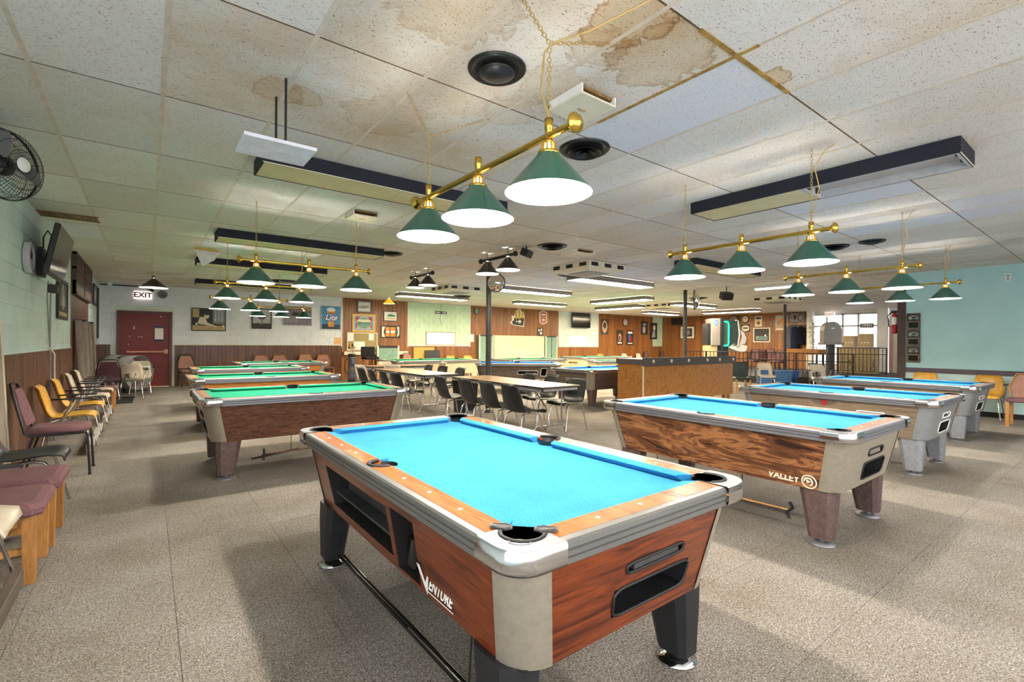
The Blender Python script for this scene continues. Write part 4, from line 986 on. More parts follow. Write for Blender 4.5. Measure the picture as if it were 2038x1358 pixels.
def drum_fan(label, loc, rz):
    t = thing('drum_fan', label, 'fan', loc, rz)
    r = .44; z = .5
    obj('drum', G().lathe([(r, -.16), (r + .008, -.15), (r + .004, 0), (r + .008, .15), (r, .16)], 36, (0, z), 0, True, False, 'x').lathe([(r - .006, .16), (r - .006, -.16)], 36, (0, z), 0, True, False, 'x'), 'ltgrey', t)
    for x in (-.15, .15):
        g = G()
        for k in range(1, 11): g.lathe([(r * k / 10.5, x), (r * k / 10.5 + .003, x + .003)], 30, (0, z), 0, False, False, 'x')
        for k in range(18):
            a = 2 * PI * k / 18; g.tube([(x, .03 * cos(a), z + .03 * sin(a)), (x + .005, r * cos(a), z + r * sin(a))], .0022, 4)
        obj('guard', g, 'mesh_grille', t, stuff=True)
    g = G()
    for k in range(3):
        a = 2 * PI * k / 3
        def q(rr, da, x): return (x, rr * cos(a + da), z + rr * sin(a + da))
        g.add([q(.06, -.3, .03), q(.38, -.35, .06), q(.39, .3, -.04), q(.06, .4, -.03)], [(0, 1, 2, 3)])
    obj('blades', g, 'ltgrey', t); obj('motor', G().lathe([(.001, -.12), (.07, -.11), (.07, .06), (.001, .07)], 14, (0, z), 0, True, False, 'x'), 'charcoal', t)
    for s in (-1, 1): obj('wheel', G().lathe([(.001, s * .27 - .02), (.06, s * .27 - .02), (.06, s * .27 + .02), (.001, s * .27 + .02)], 16, (-.1, .06), 0, True, False, 'y'), 'rubber', t)
    obj('stand', G().tube([(.12, -.27, .014), (-.1, -.27, .06), (-.1, .27, .06), (.12, .27, .014)], .013, 6).tube([(-.1, -.27, .06), (0, -.455, z)], .013, 6).tube([(-.1, .27, .06), (0, .455, z)], .013, 6), 'charcoal', t)
drum_fan('grey drum fan on wheels behind the white table, the right one', (-.28, 15.75, 0), -.75)
drum_fan('grey drum fan half hidden behind the other fan by the door', (-.62, 16.45, 0), -.75)

# folding tables with black shell chairs in the middle of the hall
CB = 'black shell chairs around the brown folding tables'
folding_table('brown folding table with black chairs, the nearer one right of the black column', (4.72, 6.25, 0), 0, 2.46, .76, 'table_top', 'edge_dark')
folding_table('brown folding table with black chairs, the farther one left of the column', (4.46, 9.3, 0), 0, 2.46, .76, 'table_top', 'edge_dark')
folding_table('small brown table amid cream chairs behind the farther folding table', (5.1, 11.75, 0), R9, 1.5, .76, 'table_top', 'edge_dark')
rn = random.Random(3)
for lab, x, y, rz in (('black shell chair, left side of the nearer brown table, first from the column end', 4.07, 7.0, 0), ('black shell chair, left side of the nearer brown table, second from the column end', 4.08, 6.25, 0), ('black shell chair, left side of the nearer brown table, third from the column end', 4.06, 5.62, 0), ('black shell chair, left side of the nearer brown table, at the viewer end', 4.07, 5.1, 0),
                      ('black shell chair facing left at the viewer end of the nearer brown table', 5.25, 5.48, PI), ('black shell chair, far side of the nearer brown table, in its middle', 5.33, 6.2, PI), ('black shell chair, far side of the nearer brown table, by the column', 5.36, 6.85, PI),
                      ('black shell chair, left side of the farther brown table, at its far end', 3.82, 10.0, 0), ('black shell chair, left side of the farther brown table, second from the far end', 3.82, 9.4, 0), ('black shell chair, left side of the farther brown table, third from the far end', 3.82, 8.8, 0), ('black shell chair, left side of the farther brown table, near the walnut pool table', 3.82, 8.25, 0),
                      ('black shell chair, right side of the farther brown table, far end', 5.1, 10.3, PI), ('black shell chair, right side of the farther brown table, middle', 5.1, 9.6, PI), ('black shell chair, right side of the farther brown table, near the waste bin', 5.1, 8.85, PI)):
    shell_chair(lab, (x, y, 0), rz + rn.uniform(-.1, .1), 'shell_black', False, False, CB)
CC = 'cream shell chairs about the far hall'
for lab, x, y, rz in (('cream shell chair at the far end of the farther brown table', 4.2, 11.2, .3), ('cream shell chair behind the small brown table', 5.2, 12.4, -R9), ('cream shell chair right of the small brown table', 6.2, 11.6, PI), ('cream shell chair at the near left of the small brown table', 4.75, 11.1, 1.2)):
    shell_chair(lab, (x, y, 0), rz, 'shell_cream', False, False, CC)
t = thing('waste_bin', 'black square waste bin standing by the near column', 'bin', (4.95, 8.02, 0), .2)
obj('body', G().loft([[(-.15, -.15, 0), (.15, -.15, 0), (.15, .15, 0), (-.15, .15, 0)], [(-.18, -.18, .6), (.18, -.18, .6), (.18, .18, .6), (-.18, .18, .6)]]), 'black', t); obj('rim', G().box(-.19, .19, -.19, .19, .6, .625, 0, .008), 'black_gloss', t)

# cues on brackets under the pool tables
def cue(label, p0, p1, r=.011, mat='oak_leg', bracket=True):
    a, b_ = Vector(p0), Vector(p1); c = (a + b_) / 2; t = thing('bridge_stick', label, 'cue', (c.x, c.y, 0), 0, 'sticks under the pool tables')
    a, b_ = a - Vector((c.x, c.y, 0)), b_ - Vector((c.x, c.y, 0))
    obj('shaft', G().tube([a, b_], [r, r * .55], 8), mat, t)
    if bracket:
        obj('bridge_head', G().tube([b_ + Vector((0, .0, -.06)), b_ + Vector((0, .02, -.02)), b_ + Vector((0, -.02, .02)), b_ + Vector((0, 0, .06))], .012, 6), 'black', t)
    obj('hanger', G().tube([a * .8 + b_ * .2, a * .8 + b_ * .2 + Vector((0, 0, .384 - (a.z * .8 + b_.z * .2)))], .004, 5).tube([a * .25 + b_ * .75, a * .25 + b_ * .75 + Vector((0, 0, .384 - (a.z * .25 + b_.z * .75)))], .004, 5), 'black', t)
cue('pale stick with black bridge head under the swirled-wood table', (3.62, 2.9, .16), (3.72, 1.55, .16))
cue('dark stick with bridge head under the walnut table', (2.0, 5.5, .20), (.95, 5.42, .20), .011, 'walnut')
def floor_cue(lab, p0, p1, m='walnut'):
    a, b_ = atz(*p0, .012), atz(*p1, .012); tag(obj('cue_stick', G().tube([a, b_], [.014, .007], 8), m), lab, 'cue', 'cue sticks lying on the floor')
floor_cue('dark cue stick lying on the floor along the walnut table', (505, 921), (597, 899))
t = thing('bridge_stick', 'long black and silver stick under the reddish table', 'cue', (.93, 2.1, 0), 0, 'sticks under the pool tables')
obj('shaft', G().tube([(0, 1.15, .06), (.03, -1.05, .06)], .010, 8).tube([(.035, 1.1, .045), (.06, -1.0, .045)], .008, 8), 'black_gloss', t)
obj('bridge_head', G().tube([(.03, -1.05, .06), (.05, -1.1, .03), (.0, -1.12, .09)], .012, 6), 'cream', t); obj('ferrule', G().tube([(.015, -.1, .07), (.03, -1.0, .07)], .003, 6), 'chrome', t)
obj('hanger', G().tube([(0, .8, .06), (.02, .8, .386)], .004, 5).tube([(.02, -.6, .06), (.04, -.6, .386)], .004, 5), 'black', t)

# ------------------------------------------------------------------ bar counter
t = thing('bar_counter', 'oak bar counter with grey band and round knobs', 'counter', (7.5, 5.75, 0))
LX = 3.28
obj('front_panel', G().box(0, LX, 0, .03, .22, .96), 'oak_bar', t); obj('end_panel', G().box(0, .03, .03, .62, .02, .96), 'oak_bar', t)
obj('corner_bead', G().box(-.008, .012, -.008, .012, .02, .96), 'cream', t)
obj('fascia', G().box(-.03, LX + .05, -.05, .0, .93, 1.09, 0, .004), 'bar_grey', t); obj('end_fascia', G().box(-.03, .0, .002, .64, .96, 1.03), 'bar_grey', t)
obj('counter_top', G().box(-.03, LX + .05, .001, .64, 1.03, 1.06), 'bar_grey', t)
for k in (.24, .82, 1.42, 2.12, 2.62, 3.2): obj('knob', G().lathe([(.034, -.051), (.034, -.060), (.026, -.066), (.001, -.068)], 16, (k, 1.02), 0, True, False, 'y'), 'cream', t)
for k in (.1, .9, 1.7, 2.5, 3.0, 3.2): obj('leg', G().box(k - .03, k + .03, .031, .09, 0, .93), 'oak_leg', t)
obj('shelf', G().box(.04, LX - .02, .1, .6, .4, .43), 'oak_bar', t)
obj('foot_rail', G().box(0, LX, .0, .03, .0, .07), 'oak_bar', t)
t = thing('high_back_chair', 'dark green vinyl chair at the right end of the bar counter', 'chair', (13.3, 6.85, 0), PI * 1.25)
obj('backrest', G().box(-.24, -.18, -.22, .22, .42, .86, 0, .03), 'dkgreen_vinyl', t); obj('seat', G().box(-.2, .24, -.22, .22, .38, .45, 0, .03), 'dkgreen_vinyl', t)
for sx in (-.19, .19):
    for sy in (-.18, .18): obj('leg', G().box(sx - .02, sx + .02, sy - .02, sy + .02, 0, .385), 'oak_leg', t)
shell_chair('cream shell chair with oval cut-out back by the railing, next to the bar', (14.5, 6.72, 0), PI + .65, 'shell_cream', True, True)
shell_chair('cream shell chair by the railing behind the row of blue tables', (14.85, 5.45, 0), PI + .65, 'shell_cream', True, True)
shell_chair('yellow shell chair with arms against the teal wall, nearer the plaques', (12.52, 2.72, 0), PI, 'shell_yellow', False, True)
shell_chair('yellow shell chair with arms against the teal wall, farther from the plaques', (12.52, 1.78, 0), PI, 'shell_yellow', False, True)
wood_chair('wooden chair with mauve seat cut off at the right edge', (11.85, 1.2, 0), PI)
# seats along the back and far walls
for lab, px in (('wooden chair with mauve pad at the back wall, leftmost of four', 523), ('wooden chair with mauve pad at the back wall, second of four', 560), ('wooden chair with mauve pad at the back wall, third of four', 612), ('wooden chair with mauve pad at the back wall, nearest the golf bag', 648)):
    wood_chair(lab, (aty(px, 715, 16.9).x, 16.85, 0), -R9)
YG = 'yellow and cream shell chairs along the far walls'
for lab, px, m_ in (('yellow shell chair under the right part of the pale green panel', 887, 'shell_yellow'), ('yellow shell chair left of the green cue cabinet', 932, 'shell_yellow'), ('cream shell chair before the large white board, left one', 1040, 'shell_cream'), ('cream shell chair before the large white board, right one', 1078, 'shell_cream'), ('yellow shell chair under the far television wall', 1196, 'shell_yellow')):
    shell_chair(lab, (aty(px, 715, 16.9).x + (.25 if px == 887 else 0), 16.7, 0), -R9, m_, False, False, YG)
for lab, px, m_ in (('cream shell chair below the small posters by the far television', 1245, 'shell_cream'), ('cream shell chair below the tall poster by the mint strip', 1273, 'shell_cream')):
    shell_chair(lab, (aty(px, 712, 16.9).x, 16.75, 0), -R9, m_, False, False, YG)
for lab, px in (('maroon padded chair in the far corner, below the mint strip', 1292), ('maroon padded chair in the far corner, right of the mint strip', 1324)):
    banquet_chair(lab, (aty(px, 712, 16.9).x, 16.8, 0), -R9, 'mauve')
banquet_chair('maroon padded chair in the back between green board and black panel', (7.9, 16.75, 0), -R9, 'pinkseat')
t = thing('bar_stool', 'black padded bar stool with low back beside the golf bag', 'stool', (5.95, 15.7, 0), -R9)
obj('seat', G().box(-.24, .24, -.23, .23, .76, .85, 0, .03), 'black_fabric', t); obj('backrest', G().box(-.26, -.19, -.24, .24, .86, 1.18, 0, .03), 'black_fabric', t)
for sx in (-.18, .18):
    for sy in (-.18, .18): obj('leg', G().box(sx - .022, sx + .022, sy - .022, sy + .022, 0, .77), 'oak_leg', t)
    obj('foot_rail', G().box(sx - .012, sx + .012, -.16, .16, .28, .31), 'oak_leg', t)
t = thing('golf_bag', 'blue and tan golf bag standing by the back wall', 'golf bag', (5.5, 16.2, 0))
obj('bag', G().lathe([(.001, .03), (.17, .03), (.185, .06), (.175, .25), (.165, .45), (.17, .7), (.15, .82), (.13, .86), (.001, .86)], 16, (0, 0), 0), 'bag_tan', t)
obj('pocket', G().box(-.13, .13, -.23, -.14, .1, .32, 0, .04), 'bag_blue', t); obj('pocket', G().box(-.11, .11, -.21, -.13, .55, .8, 0, .04), 'bag_blue', t); obj('pocket', G().box(.1, .2, -.1, .1, .2, .6, 0, .04), 'bag_blue', t)
t.scale = (.72, .72, 1); obj('base', G().cyl((0, 0), .19, 0, .06, 16), 'black', t); obj('strap', G().tube([(-.17, 0, .8), (-.3, 0, .7), (-.33, 0, .5), (-.28, 0, .3), (-.17, 0, .25)], .018, 6), 'black', t)
obj('collar', G().lathe([(.14, .84), (.17, .86), (.165, .93), (.14, .93)], 16, (0, 0), 0), 'black', t)
for k in range(7):
    a = k * .9; x, y = .08 * cos(a), .08 * sin(a); o = obj('club', G().tube([(x * .6, y * .6, .6), (x * 1.6, y * 1.6, 1.12 + .05 * (k % 3))], .006, 6), 'chrome', t)
    obj('club_head', G().sph((x * 1.6, y * 1.6, 1.15 + .05 * (k % 3)), .045, 8, 5, 0, .8), 'black' if k % 2 else 'orange', o)

# ------------------------------------------------------------------ things on the walls
def wallpos(wall, px0, py0, px1, py1):
    """opposite corners in the frame -> (location of the centre on that wall, rotation, width, height)"""
    if wall == 'back': a, b_ = aty(px0, py0, YB - .05), aty(px1, py1, YB - .05); rz = 0; wd = b_.x - a.x
    elif wall == 'right': a, b_ = atx(px0, py0, XR - .05), atx(px1, py1, XR - .05); rz = -R9; wd = a.y - b_.y
    elif wall == 'teal': a, b_ = atx(px0, py0, XT - .003), atx(px1, py1, XT - .003); rz = -R9; wd = a.y - b_.y
    else: a, b_ = atx(px0, py0, XL + .028), atx(px1, py1, XL + .028); rz = R9; wd = b_.y - a.y
    return (a + b_) / 2, rz, abs(wd), abs(a.z - b_.z)
def ell(cx, cy, rx, ry, n=18, a0=0, a1=360): return [(cx + rx * cos(radians(a0 + (a1 - a0) * k / (n - 1 if a1 - a0 < 360 else n))), cy + ry * sin(radians(a0 + (a1 - a0) * k / (n - 1 if a1 - a0 < 360 else n)))) for k in range(n)]
def rect(x0, y0, x1, y1): return [(x0, y0), (x1, y0), (x1, y1), (x0, y1)]
def pic(name, label, cat, box, wall, bg, frame=None, fw=.03, shapes=(), depth=.025, group=None, outline=None, texts=(), zr=None):
    c, rz, w, h = wallpos(wall, *box)
    if zr: c.z = (zr[0] + zr[1]) / 2; h = zr[1] - zr[0]
    t = thing(name, label, cat, c, rz, group)
    a, b_ = w / 2, h / 2
    if frame:
        g = G(); g.box(-a, a, -depth, 0, -b_, -b_ + fw).box(-a, a, -depth, 0, b_ - fw, b_).box(-a, -a + fw, -depth, 0, -b_ + fw, b_ - fw).box(a - fw, a, -depth, 0, -b_ + fw, b_ - fw)
        obj('frame', g, frame, t); a -= fw; b_ -= fw
    P = lambda x, y: (-a + 2 * a * x, -b_ + 2 * b_ * y)
    d = depth * .6
    if outline: p_ = obj('panel', G().loft([[(P(x, y)[0], 0, P(x, y)[1]) for x, y in outline], [(P(x, y)[0], -d, P(x, y)[1]) for x, y in outline]]), bg, t)
    else: p_ = obj('print', G().box(-a, a, -d, 0, -b_, b_), bg, t)
    mats = []; g = G(); lv = {}
    for i, (m_, pts) in enumerate(shapes):
        if m_ not in mats: mats.append(m_)
        y = -d - .0012 - .0009 * i
        g.add([(P(*q)[0], y, P(*q)[1]) for q in pts], [tuple(range(len(pts)))], mats.index(m_))
    if shapes: obj('print_motif', g, mats, p_)
    for (body, x, y, size, m_, *r) in texts:
        q = P(x, y); text(body, size, p_, (q[0], -d - .003 - .0009 * len(shapes), q[1]), UPR, m_, sx=r[0] if r else 1, bold=r[1] if len(r) > 1 else 0, shear=r[2] if len(r) > 2 else 0)
    return t
PP = 'framed pictures on the walls'
man = [('tan', rect(0, .0, 1, .22)), ('grey', rect(.62, .3, 1, 1)), ('ltgrey', rect(.68, .4, .73, .95)), ('ltgrey', rect(.78, .4, .83, .95)), ('ltgrey', rect(.88, .4, .93, .95)), ('tan', rect(.0, .6, .2, 1)), ('cream', [(.15, .3), (.4, .25), (.7, .16), (.72, .2), (.45, .36), (.38, .62), (.22, .62)]), ('cream', ell(.43, .68, .08, .14)), ('charcoal', ell(.43, .8, .11, .09)), ('white', ell(.12, .28, .03, .05)), ('cream', ell(.95, .2, .04, .06))]
pic('framed_picture', 'black-and-white picture of a player bent over a pool table', 'picture', (380, 623, 449, 669), 'back', 'charcoal', 'black', .025, man, group=PP)
pic('framed_picture', 'black-framed picture of pale spread wings over a dark band', 'picture', (500, 622, 540, 663), 'back', 'ltgrey', 'black', .03, [('charcoal', rect(0, 0, 1, .25)), ('charcoal', [(.1, .75), (.35, .6), (.5, .55), (.65, .6), (.9, .75), (.65, .5), (.5, .42), (.35, .5)]), ('grey', rect(.45, .2, .55, .5))], group=PP)
pic('framed_picture', 'silver-framed greyish purple picture behind the rearmost green shades', 'picture', (562, 616, 620, 656), 'back', 'purple_grey', 'ltgrey', .025, [('grey', rect(.05, .1, .5, .5)), ('charcoal', rect(.3, .5, .8, .7))], group=PP)
pic('beer_poster', 'blue poster of a foaming glass in a silver frame', 'poster', (637, 614, 678, 663), 'back', 'sky_blue', 'ltgrey', .03, [('navy', rect(0, 0, 1, .2)), ('blue', rect(.1, .2, .9, .28)), ('orange', [(.36, .1), (.66, .1), (.74, .82), (.28, .82)]), ('gold', [(.4, .15), (.55, .15), (.58, .6), (.38, .6)]), ('white', ell(.5, .86, .24, .09)), ('navy', ell(.5, .52, .42, .19)), ('white', ell(.5, .52, .38, .155)), ('blue', ell(.5, .52, .36, .14))], texts=[('Lite', .5, .51, .26, 'white', 1.0, .004, .25)], group=PP)
tag(obj('paper_sheet', G().box(5.24, 5.46, YB - .045, YB - .041, 1.235, 1.48), 'paper_orange'), 'orange sheet of paper taped to the wall edge under the blue poster', 'paper')
pic('bar_mirror', 'white mirror sign with dark lettering above the red framed one', 'sign', (709, 603, 738, 628), 'back', 'ltgrey', 'wood_trim_dk', .03, [('white', rect(.08, .1, .92, .9))], texts=[('LIGHT', .5, .45, .13, 'charcoal', 1.0, .004)])
pic('bar_mirror', 'gold-framed mirror sign with red corners and blue-grey shield', 'sign', (700, 630, 746, 666), 'back', 'ltgrey', 'gold', .06, [('sky_blue', rect(.05, .05, .95, .95)), ('ltgrey', rect(.08, .08, .92, .92)), ('red', [(.1, .92), (.3, .92), (.1, .5)]), ('red', [(.9, .92), (.7, .92), (.9, .5)]), ('red', rect(.1, .15, .16, .5)), ('red', rect(.84, .15, .9, .5)), ('slate_dk', ell(.5, .5, .33, .36)), ('cream', ell(.5, .66, .36, .1)), ('slate', [(.25, .42), (.75, .42), (.7, .2), (.3, .2)])])
pic('cork_board', 'framed cork notice board with white sheets over the golf bag', 'notice board', (690, 667, 751, 702), 'back', 'cork', 'cream', .03, [('paper', rect(.0, .52, .2, 1)), ('paper', rect(.72, .58, .9, .98)), ('paper', rect(.2, .02, .58, .5))])
tag(obj('wall_shelf', G().box(5.55, 8.0, YB - .16, YB - .045, .87, .99, 0, .006), 'cream'), 'narrow pale shelf along the wall under the cork board', 'shelf')
pic('framed_picture', 'small white picture with green figures, right of the yellow lamp', 'picture', (762, 623, 790, 644), 'back', 'white', 'wood_trim_dk', .03, [('gold', rect(.15, .15, .85, .28)), ('green', [(.2, .55), (.5, .75), (.9, .6), (.85, .45), (.3, .45)])], group=PP)
pic('framed_picture', 'black-framed picture of orange cans over white streaks', 'picture', (757, 652, 796, 677), 'back', 'charcoal', 'black', .04, [('cream', [(0, 1), (.2, 1), (.1, .5), (.2, 0), (0, 0)]), ('orange', rect(.22, .05, .44, .95)), ('orange', rect(.48, .05, .78, .95)), ('white', ell(.33, .5, .1, .12)), ('white', ell(.63, .5, .14, .12)), ('cream', [(.85, 1), (1, 1), (1, .2), (.85, 0), (.92, .5)])], group=PP)
pic('wall_plate', 'small black number sign with a wire hanging past it', 'sign', (865, 622, 888, 628), 'back', 'black', None, 0, [('ltgrey', rect(.05, .25, .45, .75)), ('ltgrey', rect(.6, .25, .95, .75))])
tag(obj('hanging_wire', G().tube([(9.48, YB - .05, CEIL), (9.45, YB - .05, 2.5), (9.42, YB - .05, 2.25), (9.52, YB - .05, 2.02)], .006, 5), 'charcoal'), 'dark wire hanging down the pale green wall panel', 'wire')
pic('paper_sheet', 'white sheet of paper on the wood wall by the green cue cabinet', 'paper', (935, 667, 943, 682), 'back', 'paper', None, 0, (), .006)
def wall_clock(label, box, wall, rim, face, dial=True):
    c, rz, w, h = wallpos(wall, *box); r = h / 2; t = thing('wall_clock', label, 'clock', c, rz, 'round wall clocks')
    obj('rim', G().lathe([(r, 0), (r, -.035), (r * .93, -.05), (r * .86, -.04), (r * .86, -.03)], 28, (0, 0), 0, True, False, 'y'), rim, t)
    obj('face', G().lathe([(r * .87, -.03), (.001, -.031)], 28, (0, 0), 0, False, False, 'y'), face, t)
    g = G().box(-.006, .006, -.036, -.034, -.01, r * .6).add([(0, -.038, -.008), (r * .45, -.038, r * .2), (0, -.038, .008)], [(0, 1, 2)])
    for k in range(12):
        a = k * PI / 6; g.box(r * .74 * cos(a) - .008, r * .74 * cos(a) + .008, -.034, -.0325, r * .74 * sin(a) - .008, r * .74 * sin(a) + .008)
    obj('clock_hands', g, 'charcoal' if face != 'slate_dk' else 'white', t)
wall_clock('small green-faced wall clock beside the pale green panel', (941, 614, 953, 627), 'back', 'black', 'slate_dk')
wall_clock('round wall clock with black rim in the far corner right of the television', (1235, 630, 1251, 646), 'back', 'black', 'ltgrey')
wall_clock('yellowish round clock beside the wall fan over the railing', (1476, 621, 1490, 635), 'right', 'black', 'cream')
c = atx(48, 528, XL + .028)
t = thing('wall_clock', 'round grey-rimmed clock on the mint block wall near the left television', 'clock', c, R9, 'round wall clocks'); r = .17
obj('rim', G().lathe([(r, 0), (r, -.05), (r * .95, -.06), (r * .88, -.05), (r * .88, -.03)], 30, (0, 0), 0, True, False, 'y'), 'ltgrey', t)
obj('face', G().lathe([(r * .89, -.04), (.001, -.041)], 30, (0, 0), 0, False, False, 'y'), 'paper', t)
g = G(); g.box(-.005, .005, -.046, -.044, -.01, r * .6)
for k in range(12):
    a = k * PI / 6; g.box(r * .74 * cos(a) - .008, r * .74 * cos(a) + .008, -.0435, -.0425, r * .74 * sin(a) - .008, r * .74 * sin(a) + .008)
obj('clock_hands', g, 'charcoal', t); obj('dial_logo', G().add([(.09 * cos(k * PI / 8), -.0425, .03 + .045 * sin(k * PI / 8)) for k in range(16)], [tuple(range(16))]), 'red', t)
# cue cabinets, white board and far-wall signs
def cue_cabinet(lab, box):
    c, rz, w, h = wallpos('back', *box); z1 = c.z + h / 2; t = thing('cue_cabinet', lab, 'cabinet', (c.x, YB - .2, 0), 0, 'green cue cabinets beside the white board')
    a = w / 2
    obj('body', G().box(-a, a, -.0, .14, .3, z1), 'slate_dk', t)
    for s in (-1, 1): obj('door', G().box(min(s * .01, s * (a - .05)), max(s * .01, s * (a - .05)), -.02, 0, .32, z1 - .06), 'slate', t); obj('side_strip', G().box(s * a - (.05 if s > 0 else 0), s * a + (.05 if s < 0 else 0), -.03, 0, .3, z1), 'cream', t)
    obj('cue_rack', G().box(-a + .06, a - .06, -.03, 0, z1 - .05, z1), 'black', t); obj('centre_strip', G().box(-.012, .012, -.03, -.02, .3, z1 - .05), 'charcoal', t)
    obj('base', G().box(-a, a, 0, .14, 0, .3), 'plank_warm', t)
cue_cabinet('green cue cabinet left of the large white board', (949, 668, 978, 718)); cue_cabinet('green cue cabinet right of the large white board', (1081, 668, 1105, 715))
tag(obj('white_board', G().box(12.05, 14.95, YB - .14, YB - .09, .45, 1.67, 0, .006).box(12.1, 12.2, YB - .13, YB - .1, 0, .45).box(14.8, 14.9, YB - .13, YB - .1, 0, .45), 'whiteboard'), 'large cream-white board standing between the green cue cabinets', 'board')
pic('beer_sign', 'cut-out sign of yellow bottles and pool balls on the wood wall', 'sign', (1013, 614, 1043, 651), 'back', 'cream', None, 0, [('charcoal', [(.22, .12), (.9, .06), (.97, .52), (.3, .5)]), ('gold', [(.35, .45), (.5, .45), (.5, .75), (.45, .9), (.4, .9), (.35, .75)]), ('gold', [(.55, .45), (.72, .45), (.7, .78), (.66, .97), (.6, .97), (.57, .78)]), ('gold', [(.78, .48), (.9, .48), (.9, .7), (.87, .85), (.82, .85), (.79, .7)]), ('black', ell(.45, .28, .12, .1)), ('ltgrey', ell(.66, .3, .12, .1)), ('white', ell(.45, .29, .05, .045)), ('black', ell(.25, .25, .1, .085)), ('white', ell(.66, .3, .05, .045))], .03,
    outline=[(.02, .2), (.2, .1), (.95, 0), (1, .55), (.93, .85), (.8, .86), (.72, 1), (.56, 1), (.5, .9), (.38, .92), (.3, .6), (.12, .62), (.14, .35)])
pic('diamond_sign', 'tall red-edged cut-out sign with white script, left of the television', 'sign', (1072, 616, 1088, 646), 'back', 'cream', None, 0, [('pink', [(.5, .97), (.9, .82), (.9, .18), (.5, .03), (.1, .18), (.1, .82)]), ('red', rect(.2, .56, .8, .8)), ('white', rect(.25, .62, .75, .74)), ('red', rect(.25, .2, .75, .46)), ('white', ell(.5, .33, .2, .08))], .03, outline=[(.5, 1), (1, .84), (1, .16), (.5, 0), (0, .16), (0, .84)])
pic('small_poster', 'small black and white poster below the tall red-edged sign', 'poster', (1069, 652, 1080, 668), 'back', 'charcoal', None, 0, [('white', ell(.3, .7, .15, .15)), ('white', ell(.65, .35, .2, .18)), ('white', rect(.6, .65, .85, .9))], .006)
def television(label, c, rz, w, h, bracket=True, tilt=0):
    t = thing('television', label, 'television', c, rz, 'wall televisions')
    mt = Matrix.Rotation(tilt, 4, 'X')
    obj('bezel', G().box(-w / 2, w / 2, -.02, .03, -h / 2, h / 2, 0, .008).box(-w * .3, w * .3, .03, .07, -h * .3, h * .3, 0, .01).xf(mt), 'black', t)
    obj('screen', G().box(-w / 2 + .015, w / 2 - .015, -.0225, -.018, -h / 2 + .03, h / 2 - .015).xf(mt), 'screen', t)
    return t
c, rz, w, h = wallpos('back', 1133, 620, 1171, 652)
t = television('flat black television hung on the pale block panel of the back wall', (c.x, YB - .19, c.z), 0, w * .95, .74)
obj('wall_bracket', G().box(-.2, .2, .06, .12, -.15, .15), 'black', t); obj('cable', G().tube([(.4, .08, .1), (.75, .12, .25), (.85, .12, .1), (.5, .12, -.35)], .01, 5), 'charcoal', t)
t = television('flat black television tilted on a wall arm, high on the left wall', (-.85, 7.92, 2.37), R9, 1.22, .57, tilt=radians(10))
obj('wall_arm', G().tube([(.1, .05, 0), (.3, .12, 0), (.3, .2, -.05)], .025, 8).box(.15, .4, .17, .215, -.25, .1), 'black', t)
obj('cable_loop', G().tube([(.2, .06, .2), (.25, .14, .32), (.35, .19, .25), (.35, .19, -.05), (.3, .12, -.1)], .008, 5), 'black', t); obj('connector_box', G().box(-.06, .1, .02, .1, -.46, -.36, 0, .01), 'black', t)
tag(obj('power_cord', G().tube([(XL + .05, 8.95, 2.12), (XL + .045, 8.97, 1.6), (XL + .05, 8.94, 1.2), (XL + .05, 8.95, .55)], .009, 6).tube([(XL + .05, 8.75, 2.12), (XL + .045, 8.7, 1.9), (XL + .045, 8.85, 1.5), (XL + .05, 8.93, 1.15)], .008, 6), 'grey'), 'grey cords running down the left wall below the television', 'cord')
tag(obj('cable_run', G().tube([(XL + .05, 8.6, 1.24), (XL + .045, 9.0, 1.23), (XL + .05, 9.3, 1.15), (XL + .05, 9.35, .6)], .009, 6), 'white'), 'white cable along the top of the wainscot on the left wall', 'cord')
pic('framed_picture', 'tall black-framed picture under the left television', 'picture', (111, 574, 131, 649), 'left', 'charcoal', 'black', .05, [('grey', [(.2, .3), (.8, .3), (.6, .95), (.4, .95)]), ('tan', rect(.0, .0, 1, .12)), ('ltgrey', rect(.45, .2, .55, .6))], group=PP, zr=(1.66, 2.28))
pic('framed_picture', 'framed picture at the back end of the left wall', 'picture', (183, 577, 190, 618), 'left', 'grey', 'black', .05, [('ltgrey', rect(.2, .2, .8, .8))], group=PP, zr=(2.2, 2.72))
tag(obj('wall_stick', G().box(XL + .03, XL + .055, 16.75, 16.95, 1.38, 2.72, 0, .01), 'charcoal'), 'long dark narrow panel at the back end of the left wall', 'panel')
